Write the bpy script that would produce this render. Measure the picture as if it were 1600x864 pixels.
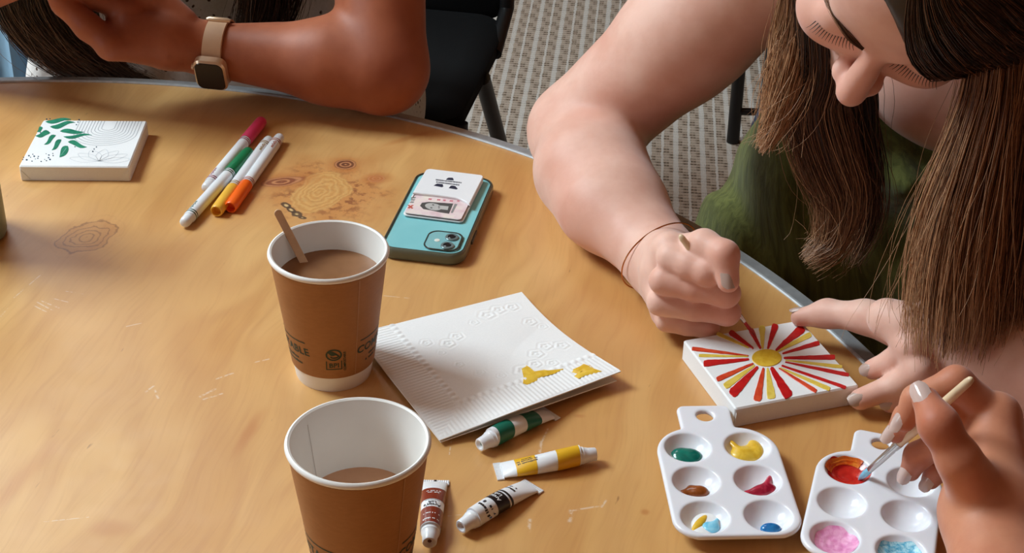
import bpy, bmesh, math, random
import numpy as np
from mathutils import Vector, Matrix

random.seed(7)
RNG = np.random.default_rng(7)
SC = bpy.context.scene
COL = SC.collection
for _o in list(bpy.data.objects):
    bpy.data.objects.remove(_o)

TZ = 0.74                      # height of the table top above the floor
# ------------------------------------------------------------------ camera
F_PX, PITCH, ROLL, CAM_H = 2415.0, 0.5478, 0.0261, 0.716
CAM = np.array([0.0, 0.0, TZ + CAM_H])
_cp, _sp, _cr, _sr = math.cos(PITCH), math.sin(PITCH), math.cos(ROLL), math.sin(ROLL)
FWD = np.array([0.0, _cp, -_sp])
_R0 = np.array([1.0, 0.0, 0.0])
_U0 = np.array([0.0, _sp, _cp])
RIGHT = _cr * _R0 + _sr * _U0
UP = -_sr * _R0 + _cr * _U0
cam_d = bpy.data.cameras.new('camera')
cam_d.sensor_width = 36.0
cam_d.lens = 36.0 * F_PX / 1600.0
cam_d.clip_start = 0.02
cam_o = bpy.data.objects.new('camera', cam_d)
COL.objects.link(cam_o)
_m = Matrix(((RIGHT[0], UP[0], -FWD[0], CAM[0]), (RIGHT[1], UP[1], -FWD[1], CAM[1]),
             (RIGHT[2], UP[2], -FWD[2], CAM[2]), (0, 0, 0, 1)))
cam_o.matrix_world = _m
SC.camera = cam_o

# ------------------------------------------------------------------ world, window light, exposure
world = bpy.data.worlds.new('room_ambient')
SC.world = world
world.use_nodes = True
_bg = world.node_tree.nodes['Background']
_bg.inputs[0].default_value = (1.0, 0.80, 0.60, 1)
_bg.inputs[1].default_value = 0.05


def area_light(name, loc, target, sx, sy, power, color):
    d = bpy.data.lights.new(name, 'AREA')
    d.shape = 'RECTANGLE'
    d.size, d.size_y = sx, sy
    d.energy = power
    d.color = color
    o = bpy.data.objects.new(name, d)
    COL.objects.link(o)
    o.location = loc
    v = Vector(target) - Vector(loc)
    o.rotation_euler = v.to_track_quat('-Z', 'Y').to_euler()
    return o


# daylight through the window on the left of the table
area_light('window_daylight', (-2.27, 1.82, 3.32), (0.0, 1.1, 0.75), 1.2, 1.4, 172, (0.76, 0.92, 1.0))
area_light('window_daylight_far', (-2.9, 4.4, 2.3), (0.2, 2.6, 0.4), 1.6, 1.6, 45, (0.84, 0.95, 1.0))
area_light('added_front_fill', (-3.3, -0.3, 2.0), (-0.2, 1.3, 0.75), 1.3, 1.3, 17, (0.80, 0.93, 1.0))  # added fill, no known window; lifts the far hand and table edge
area_light('added_table_sheen_light', (-1.45, 4.1, 3.5), (-1.3, 3.6, 0.0), 1.5, 1.5, 30, (0.86, 0.94, 1.0))  # added light without a fixture, placed for a sheen on the table's left
SC.view_settings.view_transform = 'Standard'
SC.view_settings.look = 'None'
SC.view_settings.gamma = 1.0
SC.view_settings.use_curve_mapping = False
SC.view_settings.exposure = 0.0


# ------------------------------------------------------------------ helpers
def at(px, py, z=None, y=None):
    """point of the place seen at a pixel of the 1600x864 photograph, at a height above the table or a distance"""
    d = RIGHT * (px - 800.0) - UP * (py - 432.0) + FWD * F_PX
    if z is not None:
        t = (TZ + z - CAM[2]) / d[2]
    else:
        t = y / d[1]
    return CAM + d * t


def V(*a):
    return np.array(a, float)


def nrm(v):
    v = np.asarray(v, float)
    return v / (np.linalg.norm(v) + 1e-12)


def tag(o, label=None, cat=None, group=None, kind=None):
    if label:
        o['label'] = label
    if cat:
        o['category'] = cat
    if group:
        o['group'] = group
    if kind:
        o['kind'] = kind
    return o


def empty(name, loc=(0, 0, 0), rz=0.0, rot=None):
    o = bpy.data.objects.new(name, None)
    o.empty_display_size = 0.02
    COL.objects.link(o)
    o.location = loc
    o.rotation_euler = rot if rot is not None else (0, 0, rz)
    return o


def mesh_obj(name, verts, faces, mat=None, parent=None, smooth=True, sharp=None, origin=None, col=None):
    """verts are local to the parent; with origin given they are shifted so that the object sits at origin"""
    verts = np.asarray(verts, np.float32)
    if origin is not None:
        verts = verts - np.asarray(origin, np.float32)
    me = bpy.data.meshes.new(name)
    if isinstance(faces, np.ndarray):
        n = len(faces)
        k = faces.shape[1]
        me.vertices.add(len(verts))
        me.vertices.foreach_set('co', verts.ravel())
        me.loops.add(n * k)
        me.loops.foreach_set('vertex_index', faces.astype(np.int32).ravel())
        me.polygons.add(n)
        me.polygons.foreach_set('loop_start', np.arange(0, n * k, k, dtype=np.int32))
        me.update(calc_edges=True)
        me.validate()
    else:
        me.from_pydata([tuple(v) for v in verts.tolist()], [], [tuple(int(i) for i in f) for f in faces])
        me.update()
    if smooth:
        me.polygons.foreach_set('use_smooth', np.ones(len(me.polygons), bool))
        if sharp:
            me.set_sharp_from_angle(angle=math.radians(sharp))
    if col is not None:
        a = me.attributes.new('tone', 'FLOAT', 'POINT')
        a.data.foreach_set('value', np.asarray(col, np.float32).ravel())
    o = bpy.data.objects.new(name, me)
    COL.objects.link(o)
    if mat:
        me.materials.append(mat)
    if origin is not None:
        o.location = origin
    if parent:
        o.parent = parent
    return o


class MB:
    """collects simple shapes into one mesh"""
    def __init__(s):
        s.v, s.f = [], []

    def add(s, vs, fs):
        b = len(s.v)
        s.v += [tuple(map(float, p)) for p in vs]
        s.f += [tuple(i + b for i in f) for f in fs]
        return s

    def build(s, name, mat, parent=None, smooth=True, sharp=40, origin=None):
        o = mesh_obj(name, s.v, s.f, mat, parent, smooth, sharp, origin)
        bm = bmesh.new()
        bm.from_mesh(o.data)
        bmesh.ops.recalc_face_normals(bm, faces=bm.faces)
        bm.to_mesh(o.data)
        bm.free()
        return o


def lathe(prof, seg=48, close=True):
    vs, fs = [], []
    n = len(prof)
    for i in range(seg):
        a = 2 * math.pi * i / seg
        for r, z in prof:
            vs.append((r * math.cos(a), r * math.sin(a), z))
    for i in range(seg):
        j = (i + 1) % seg
        for k in range(n - 1):
            fs.append((i * n + k, j * n + k, j * n + k + 1, i * n + k + 1))
    if close:
        if prof[0][0] > 1e-6:
            fs.append(tuple(i * n for i in reversed(range(seg))))
        if prof[-1][0] > 1e-6:
            fs.append(tuple(i * n + n - 1 for i in range(seg)))
    return vs, fs


def frame_from(d, up=(0, 0, 1)):
    d = nrm(d)
    up = np.asarray(up, float)
    if abs(d @ up) > 0.97:
        up = V(1, 0, 0)
    x = nrm(np.cross(up, d))
    y = np.cross(d, x)
    return x, y, d


def tube(path, rad, seg=12, cap=True, up=(0, 0, 1), flat=1.0):
    path = [np.asarray(p, float) for p in path]
    n = len(path)
    if np.isscalar(rad):
        rad = [rad] * n
    vs, fs = [], []
    px = None
    for i, p in enumerate(path):
        d = path[min(i + 1, n - 1)] - path[max(i - 1, 0)]
        x, y, d = frame_from(d, up)
        if px is not None:
            x = nrm(px - d * (px @ d))
            y = np.cross(d, x)
        px = x
        for k in range(seg):
            a = 2 * math.pi * k / seg
            vs.append(p + rad[i] * (math.cos(a) * x + flat * math.sin(a) * y))
    for i in range(n - 1):
        for k in range(seg):
            l = (k + 1) % seg
            fs.append((i * seg + k, i * seg + l, (i + 1) * seg + l, (i + 1) * seg + k))
    if cap:
        fs.append(tuple(reversed(range(seg))))
        fs.append(tuple((n - 1) * seg + k for k in range(seg)))
    return vs, fs


def prism(out, z0, z1, inset=0.0):
    """outline (x, y) points extruded from z0 to z1, with a small chamfer on the top edge"""
    out = [tuple(p) for p in out]
    n = len(out)
    rings = [[(x, y, z0) for x, y in out]]
    if inset > 0:
        c = np.mean(np.array(out), 0)
        rings.append([(x, y, z1 - inset) for x, y in out])
        ins = []
        for i in range(n):
            a, b, d = np.array(out[i - 1]), np.array(out[i]), np.array(out[(i + 1) % n])
            t = nrm(d - a)
            nn = np.array([-t[1], t[0]])
            if nn @ (c - b) < 0:
                nn = -nn
            q = b + nn * inset
            ins.append((q[0], q[1], z1))
        rings.append(ins)
    else:
        rings.append([(x, y, z1) for x, y in out])
    vs = [p for r in rings for p in r]
    fs = []
    for k in range(len(rings) - 1):
        for i in range(n):
            j = (i + 1) % n
            fs.append((k * n + i, k * n + j, (k + 1) * n + j, (k + 1) * n + i))
    fs.append(tuple(reversed(range(n))))
    fs.append(tuple((len(rings) - 1) * n + i for i in range(n)))
    return vs, fs


def rrect(w, h, r, seg=8, cx=0, cy=0):
    pts = []
    for qx, qy, a0 in ((1, 1, 0), (-1, 1, 90), (-1, -1, 180), (1, -1, 270)):
        for k in range(seg + 1):
            a = math.radians(a0 + 90 * k / seg)
            pts.append((cx + qx * (w / 2 - r) + r * math.cos(a), cy + qy * (h / 2 - r) + r * math.sin(a)))
    return pts


def catmull(P, n):
    P = np.asarray(P, float)
    m = len(P)
    Q = np.vstack([2 * P[0] - P[1], P, 2 * P[-1] - P[-2]])
    t = np.linspace(0, m - 1 - 1e-9, n)
    i = t.astype(int)
    u = (t - i)[:, None]
    a, b, c, d = Q[i], Q[i + 1], Q[i + 2], Q[i + 3]
    return 0.5 * (2 * b + (c - a) * u + (2 * a - 5 * b + 4 * c - d) * u ** 2 + (3 * b - a - 3 * c + d) * u ** 3)


def tiny_print(n, size):
    """a line of print too small to read: a run of short strokes"""
    rg = np.random.default_rng(n)
    vs, fs, x = [], [], 0.0
    for i in range(n):
        w = size * rg.uniform(0.28, 0.5)
        h = size * rg.choice([0.5, 0.5, 0.7])
        if rg.uniform() > 0.14:
            b = len(vs)
            vs += [(x, -size * 0.25, 0), (x + w, -size * 0.25, 0), (x + w, -size * 0.25 + h, 0), (x, -size * 0.25 + h, 0)]
            fs.append((b, b + 1, b + 2, b + 3))
        x += w + size * 0.14
    vs = np.array(vs)
    vs[:, 0] -= x / 2
    return vs, fs


def text_mesh(txt, size, spacing=1.0, bold=False):
    if isinstance(txt, int):
        return tiny_print(txt, size)
    cu = bpy.data.curves.new('lettering', 'FONT')
    cu.body = txt
    cu.size = size
    cu.align_x = 'CENTER'
    cu.align_y = 'CENTER'
    cu.space_character = spacing
    cu.resolution_u = 3
    if bold:
        cu.offset = size * 0.018
    o = bpy.data.objects.new('lettering', cu)
    COL.objects.link(o)
    dg = bpy.context.evaluated_depsgraph_get()
    me = o.evaluated_get(dg).to_mesh()
    vs = [tuple(v.co) for v in me.vertices]
    fs = [tuple(p.vertices) for p in me.polygons]
    o.evaluated_get(dg).to_mesh_clear()
    bpy.data.objects.remove(o)
    bpy.data.curves.remove(cu)
    return np.array(vs), fs


# ------------------------------------------------------------------ materials
class NT:
    """tiny helper to write shader node maths"""
    def __init__(s, name):
        s.m = bpy.data.materials.new(name)
        s.m.use_nodes = True
        s.t = s.m.node_tree
        s.b = s.t.nodes['Principled BSDF']

    def n(s, kind, **kw):
        nd = s.t.nodes.new(kind)
        for k, v in kw.items():
            setattr(nd, k, v)
        return nd

    def link(s, a, b):
        s.t.links.new(a, b)

    def put(s, sock, v):
        if hasattr(v, 'is_linked') or isinstance(v, bpy.types.NodeSocket):
            s.link(v, sock)
        else:
            if isinstance(v, (tuple, list)) and len(v) == 3 and sock.type == 'RGBA':
                v = tuple(v) + (1,)
            sock.default_value = v

    def M(s, op, a, b=None, c=None, clamp=False):
        nd = s.n('ShaderNodeMath', operation=op, use_clamp=clamp)
        for i, v in enumerate((a, b, c)):
            if v is not None:
                s.put(nd.inputs[i], v)
        return nd.outputs[0]

    def coords(s, kind='Object'):
        return s.n('ShaderNodeTexCoord').outputs[kind]

    def sep(s, v):
        nd = s.n('ShaderNodeSeparateXYZ')
        s.link(v, nd.inputs[0])
        return nd.outputs

    def comb(s, x, y, z=0.0):
        nd = s.n('ShaderNodeCombineXYZ')
        for i, v in enumerate((x, y, z)):
            s.put(nd.inputs[i], v)
        return nd.outputs[0]

    def noise(s, vec, scale, detail=3, rough=0.55, dist=0.0):
        nd = s.n('ShaderNodeTexNoise')
        s.put(nd.inputs['Vector'], vec)
        nd.inputs['Scale'].default_value = scale
        nd.inputs['Detail'].default_value = detail
        nd.inputs['Roughness'].default_value = rough
        nd.inputs['Distortion'].default_value = dist
        return nd.outputs['Fac']

    def ramp(s, fac, stops, interp='LINEAR'):
        nd = s.n('ShaderNodeValToRGB')
        nd.color_ramp.interpolation = interp
        els = nd.color_ramp.elements
        while len(els) < len(stops):
            els.new(0.5)
        for e, (p, c) in zip(els, stops):
            e.position = p
            e.color = tuple(c) + (1,) if len(c) == 3 else c
        s.put(nd.inputs[0], fac)
        return nd.outputs[0]

    def smooth(s, v, lo, hi, a=0.0, b=1.0):
        nd = s.n('ShaderNodeMapRange', interpolation_type='SMOOTHSTEP')
        s.put(nd.inputs[0], v)
        for i, q in enumerate((lo, hi, a, b)):
            nd.inputs[1 + i].default_value = q
        return nd.outputs[0]

    def mix(s, f, a, b, mode='MIX'):
        nd = s.n('ShaderNodeMix', data_type='RGBA', blend_type=mode)
        s.put(nd.inputs[0], f)
        s.put(nd.inputs[6], a)
        s.put(nd.inputs[7], b)
        return nd.outputs[2]

    def bump(s, h, strength, dist=0.001):
        nd = s.n('ShaderNodeBump')
        nd.inputs['Strength'].default_value = strength
        nd.inputs['Distance'].default_value = dist
        s.put(nd.inputs['Height'], h)
        s.link(nd.outputs[0], s.b.inputs['Normal'])

    def set(s, **kw):
        names = {'color': 'Base Color', 'rough': 'Roughness', 'metal': 'Metallic', 'spec': 'Specular IOR Level',
                 'sss': 'Subsurface Weight', 'sssr': 'Subsurface Radius', 'ssss': 'Subsurface Scale', 'coat': 'Coat Weight',
                 'coatr': 'Coat Roughness', 'trans': 'Transmission Weight', 'sheen': 'Sheen Weight', 'sheenr': 'Sheen Roughness', 'sheent': 'Sheen Tint', 'ior': 'IOR', 'aniso': 'Anisotropic'}
        for k, v in kw.items():
            s.put(s.b.inputs[names[k]], v)
        return s


MATS = {}


def srgb(r, g, b):
    def f(c):
        c /= 255.0
        return c / 12.92 if c <= 0.04045 else ((c + 0.055) / 1.055) ** 2.4
    return (f(r), f(g), f(b))


def plain(name, color, rough=0.5, var=0.05, scale=60, **kw):
    """a plain surface with a little unevenness of tone"""
    if name in MATS:
        return MATS[name]
    t = NT(name)
    nz = t.noise(t.coords(), scale, 3)
    c0 = tuple(c * (1 - var) for c in color)
    c1 = tuple(min(1, c * (1 + var)) for c in color)
    t.set(color=t.ramp(nz, [(0.3, c0), (0.7, c1)]), rough=rough, **kw)
    MATS[name] = t.m
    return t.m


# ------------------------------------------------------------------ soft bodies: distance fields meshed with surface nets
def smin(a, b, k):
    if k <= 0:
        return np.minimum(a, b)
    h = np.maximum(k - np.abs(a - b), 0.0) / k
    return np.minimum(a, b) - h * h * k * 0.25


class Prim:
    def __init__(s, fn, lo, hi, k, sub=False):
        s.fn, s.lo, s.hi, s.k, s.sub = fn, np.asarray(lo, float), np.asarray(hi, float), k, sub


def cone(a, b, r1, r2, k=0.006, flat=None):
    """tapered limb; flat = (axis, factor) squeezes its section along an axis"""
    a, b = np.asarray(a, float), np.asarray(b, float)
    rm = max(r1, r2)
    ax = None
    if flat is not None:
        ax, fs = nrm(flat[0]), flat[1]
        rm = rm * max(1.0, fs)
    ba = b - a
    if ax is not None:
        ba = ba + ax * (ba @ ax) * (1 / fs - 1)
    bb = float(ba @ ba) + 1e-12

    def fn(P):
        q = P - a
        if ax is not None:
            q = q + np.outer(q @ ax, ax) * (1 / fs - 1)
        h = np.clip((q @ ba) / bb, 0, 1)
        d = np.sqrt(((q - h[:, None] * ba) ** 2).sum(1)) - (r1 + (r2 - r1) * h)
        return d * (min(1.0, fs) if ax is not None else 1.0)
    return Prim(fn, np.minimum(a, b) - rm, np.maximum(a, b) + rm, k)


def ball(c, r, k=0.006, R=None, sub=False):
    """ellipsoid with radii r; R has its axes as rows"""
    c = np.asarray(c, float)
    r = np.asarray([r] * 3 if np.isscalar(r) else r, float)
    R = np.eye(3) if R is None else np.asarray(R, float)

    def fn(P):
        q = (P - c) @ R.T
        k0 = np.sqrt(((q / r) ** 2).sum(1))
        k1 = np.sqrt(((q / r ** 2) ** 2).sum(1)) + 1e-9
        return k0 * (k0 - 1) / k1
    e = np.sqrt(((R * r[:, None]) ** 2).sum(0))
    return Prim(fn, c - e, c + e, k, sub)


class Body:
    """groups of primitives; each group is merged softly inside, then with the rest by its own k"""
    def __init__(s):
        s.groups = []

    def add(s, prims, k=0.004):
        s.groups.append((prims, k))
        return s

    def ev(s, P, lo, hi, margin):
        d = np.full(len(P), 1.0)
        for prims, k in s.groups:
            g = None
            for p in prims:
                m = margin + max(p.k, k)
                if (p.lo - m > hi).any() or (p.hi + m < lo).any():
                    continue
                v = p.fn(P)
                if p.sub:
                    if g is None:
                        continue
                    g = -smin(-g, v, p.k)
                else:
                    g = v if g is None else smin(g, v, p.k)
            if g is not None:
                d = smin(d, g, k)
        return d

    def carve(s, P, lo, hi, margin, d, subs):
        for p in subs:
            if (p.lo - margin > hi).any() or (p.hi + margin < lo).any():
                continue
            d = -smin(-d, p.fn(P), p.k)
        return d

    def mesh(s, h, subs=(), warp=None, B=16):
        los = np.array([p.lo - p.k for g, _ in s.groups for p in g if not p.sub])
        his = np.array([p.hi + p.k for g, _ in s.groups for p in g if not p.sub])
        base = los.min(0) - 3 * h
        bs = B * h
        act = set()
        for lo, hi in zip(los, his):
            i0 = np.floor((lo - h * 2 - base) / bs).astype(int)
            i1 = np.floor((hi + h * 2 - base) / bs).astype(int)
            for i in range(i0[0], i1[0] + 1):
                for j in range(i0[1], i1[1] + 1):
                    for k in range(i0[2], i1[2] + 1):
                        act.add((i, j, k))
        g1 = np.arange(B + 1)
        gi, gj, gk = np.meshgrid(g1, g1, g1, indexing='ij')
        loc = np.stack([gi, gj, gk], -1).reshape(-1, 3)
        c3 = np.array([[a, b, c] for a in (0.17, 0.5, 0.83) for b in (0.17, 0.5, 0.83) for c in (0.17, 0.5, 0.83)]) * bs
        Vs, Ks, Qs = [], [], []
        OFF = 1 << 20

        def key(c):
            return (c[..., 0] << 42) | (c[..., 1] << 21) | c[..., 2]
        for blk in act:
            o = base + np.array(blk) * bs
            hi = o + bs
            t = s.ev(o + c3, o, hi, bs)
            if len(subs):
                t = s.carve(o + c3, o, hi, bs, t, subs)
            if t.min() > bs * 0.5 or t.max() < -bs * 0.5:
                continue
            D = s.ev(o + loc * h, o, hi, 2 * h)
            if len(subs):
                D = s.carve(o + loc * h, o, hi, 2 * h, D, subs)
            if warp is not None:
                D = D + warp(o + loc * h)
            D = D.reshape(B + 1, B + 1, B + 1)
            S = D < 0
            if S.all() or not S.any():
                continue
            bi = np.array(blk, dtype=np.int64) * B + 8
            # cells
            cs = np.zeros((B, B, B), int)
            for a in (0, 1):
                for b in (0, 1):
                    for c in (0, 1):
                        cs += S[a:B + a, b:B + b, c:B + c]
            ci = np.argwhere((cs > 0) & (cs < 8))
            if len(ci):
                acc = np.zeros((len(ci), 3))
                cnt = np.zeros(len(ci))
                for ax in range(3):
                    u, w = [q for q in range(3) if q != ax]
                    for b in (0, 1):
                        for c in (0, 1):
                            p0 = ci.copy()
                            p0[:, u] += b
                            p0[:, w] += c
                            p1 = p0.copy()
                            p1[:, ax] += 1
                            d0, d1 = D[tuple(p0.T)], D[tuple(p1.T)]
                            x = (d0 < 0) != (d1 < 0)
                            tt = np.where(x, d0 / np.where(x, d0 - d1, 1), 0)
                            q = p0.astype(float)
                            q[:, ax] += tt
                            acc += q * x[:, None]
                            cnt += x
                Vs.append(o + (acc / cnt[:, None]) * h)
                Ks.append(key(ci + bi))
            # faces
            for ax in range(3):
                u, w = (ax + 1) % 3, (ax + 2) % 3
                s0 = [slice(0, B)] * 3
                s1 = list(s0)
                s1[ax] = slice(1, B + 1)
                A, Bq = S[tuple(s0)], S[tuple(s1)]
                e = np.argwhere(A != Bq)
                if not len(e):
                    continue
                ins = A[tuple(e.T)]
                q = []
                for du, dw in ((-1, -1), (0, -1), (0, 0), (-1, 0)):
                    c = e + bi
                    c[:, u] += du
                    c[:, w] += dw
                    q.append(key(c))
                q = np.stack(q, 1)
                q[~ins] = q[~ins][:, ::-1]
                Qs.append(q)
        Vv, Kk, Qq = np.vstack(Vs), np.concatenate(Ks), np.vstack(Qs)
        od = np.argsort(Kk)
        Vv, Kk = Vv[od], Kk[od]
        ix = np.searchsorted(Kk, Qq)
        ix = np.clip(ix, 0, len(Kk) - 1)
        ok = (Kk[ix] == Qq).all(1)
        return Vv, ix[ok].astype(np.int32)


def vnormals(v, f):
    n = np.zeros_like(v)
    fn = np.cross(v[f[:, 2]] - v[f[:, 0]], v[f[:, 3]] - v[f[:, 1]])
    for k in range(4):
        np.add.at(n, f[:, k], fn)
    return n / (np.linalg.norm(n, axis=1)[:, None] + 1e-12)


def relax(v, f, it=1, lam=0.5):
    for _ in range(it):
        acc = np.zeros_like(v)
        cnt = np.zeros(len(v))
        for a, b in ((0, 1), (1, 2), (2, 3), (3, 0)):
            np.add.at(acc, f[:, a], v[f[:, b]])
            np.add.at(acc, f[:, b], v[f[:, a]])
            np.add.at(cnt, f[:, a], 1)
            np.add.at(cnt, f[:, b], 1)
        v = v + lam * (acc / np.maximum(cnt, 1)[:, None] - v)
    return v

# ------------------------------------------------------------------ the setting: carpet
def carpet_mat():
    t = NT('woven_loop_carpet')
    x, y, z = t.sep(t.coords())
    ca, sa = math.cos(0.075), math.sin(0.075)
    u = t.M('SUBTRACT', t.M('MULTIPLY', x, ca), t.M('MULTIPLY', y, sa))
    v = t.M('ADD', t.M('MULTIPLY', x, sa), t.M('MULTIPLY', y, ca))
    P = 0.056
    un = t.M('DIVIDE', u, P)
    fu = t.M('FRACT', un)                       # 0..1 across a pair of columns
    wob = t.M('MULTIPLY', t.M('SUBTRACT', t.noise(t.comb(u, v), 60, 2), 0.5), 0.10)
    fu2 = t.M('ADD', fu, wob)
    broad = t.M('LESS_THAN', t.M('ABSOLUTE', t.M('SUBTRACT', fu2, 0.10)), 0.10)   # broad grey cord
    thin = t.M('LESS_THAN', t.M('ABSOLUTE', t.M('SUBTRACT', fu2, 0.60)), 0.05)    # narrow cord
    cord = t.M('MAXIMUM', broad, thin)
    colid = t.M('FLOOR', t.M('ADD', t.M('MULTIPLY', un, 2.0), 0.3))
    sh = t.M('MULTIPLY', colid, 0.37)
    vr = t.M('ADD', t.M('DIVIDE', v, 0.062), sh)
    blk = t.M('FRACT', vr)
    dark = t.M('MULTIPLY', t.smooth(blk, 0.0, 0.12), t.smooth(blk, 0.42, 0.58, 1.0, 0.0))
    dash = t.M('FRACT', t.M('DIVIDE', v, 0.0125))
    gap = t.smooth(t.M('ABSOLUTE', t.M('SUBTRACT', dash, 0.5)), 0.12, 0.30)
    sub = t.M('FRACT', t.M('MULTIPLY', fu2, 8.0))
    subm = t.smooth(t.M('ABSOLUTE', t.M('SUBTRACT', sub, 0.5)), 0.22, 0.45)
    nz = t.noise(t.comb(u, v), 420, 3, 0.7)
    nz2 = t.noise(t.comb(u, v), 90, 2)
    base = t.mix(nz, srgb(132, 114, 98), srgb(206, 192, 176))
    dk = t.mix(nz, srgb(40, 28, 20), srgb(84, 68, 54))
    m = t.M('MULTIPLY', t.M('SUBTRACT', 1.0, gap), t.M('ADD', 0.35, t.M('MULTIPLY', dark, 0.65)))
    m = t.M('MULTIPLY', m, t.M('SUBTRACT', 1.0, t.M('MULTIPLY', subm, 0.5)))
    c = t.mix(m, base, dk)
    c = t.mix(t.M('MULTIPLY', dark, 0.25), c, srgb(120, 100, 82))
    cc = t.mix(nz, srgb(180, 175, 168), srgb(212, 208, 202))
    c = t.mix(t.M('MULTIPLY', cord, 0.9), c, cc)
    c = t.mix(t.M('MULTIPLY', nz2, 0.25), c, srgb(150, 135, 118))
    h = t.M('ADD', t.M('MULTIPLY', cord, 0.6), t.M('SUBTRACT', nz, m))
    t.set(color=c, rough=0.95, spec=0.15)
    t.bump(h, 0.7, 0.003)
    return t.m


fl = MB().add([(-4, -1.5, 0), (4, -1.5, 0), (4, 7, 0), (-4, 7, 0), (-4, -1.5, -0.02), (4, -1.5, -0.02), (4, 7, -0.02), (-4, 7, -0.02)],
              [(0, 1, 2, 3), (4, 7, 6, 5), (0, 4, 5, 1), (1, 5, 6, 2), (2, 6, 7, 3), (3, 7, 4, 0)]).build('floor', carpet_mat(), smooth=False)
tag(fl, 'grey and brown woven loop carpet with pale cords', None, None, 'structure')

# ------------------------------------------------------------------ unseen room around the table: walls and ceiling, toned to shape the bounce light
def slab(name, x0, x1, y0, y1, z0, z1, mat, label):
    o = MB().add([(x0, y0, z0), (x1, y0, z0), (x1, y1, z0), (x0, y1, z0), (x0, y0, z1), (x1, y0, z1), (x1, y1, z1), (x0, y1, z1)],
                 [(0, 3, 2, 1), (4, 5, 6, 7), (0, 1, 5, 4), (1, 2, 6, 5), (2, 3, 7, 6), (3, 0, 4, 7)]).build(name, mat, smooth=False)
    tag(o, label, None, None, 'structure')
    return o


M_WALL = plain('warm_tan_wall_paint', srgb(204, 132, 76), 0.8, 0.02, 8)  # saturated tan picked to turn the bounce warmer
M_WALLD = plain('brown_wood_panelling', srgb(126, 76, 46), 0.7, 0.08, 12)  # dark tone picked to keep fill from the right low
M_CEIL = plain('cream_ceiling_paint', srgb(226, 184, 138), 0.85, 0.01, 8)
slab('wall_right', 2.6, 2.7, -1.5, 7.0, 0.0, 3.6, M_WALLD, 'brown panelled wall to the right of the table')
slab('wall_back', -4.0, 2.7, 7.0, 7.1, 0.0, 3.6, M_WALL, 'tan wall at the far end of the room')
slab('wall_front', -4.0, 2.7, -1.6, -1.5, 0.0, 3.6, M_WALLD, 'brown wall behind the photographer')
slab('wall_left', -4.1, -4.0, -1.6, 7.1, 0.0, 3.6, M_WALL, 'tan wall on the window side')
slab('ceiling', -4.1, 2.7, -1.6, 7.1, 3.6, 3.7, M_CEIL, 'plain cream ceiling')

# ------------------------------------------------------------------ round table
TC = V(-0.4607, 0.7553)
TR = 0.8066


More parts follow.
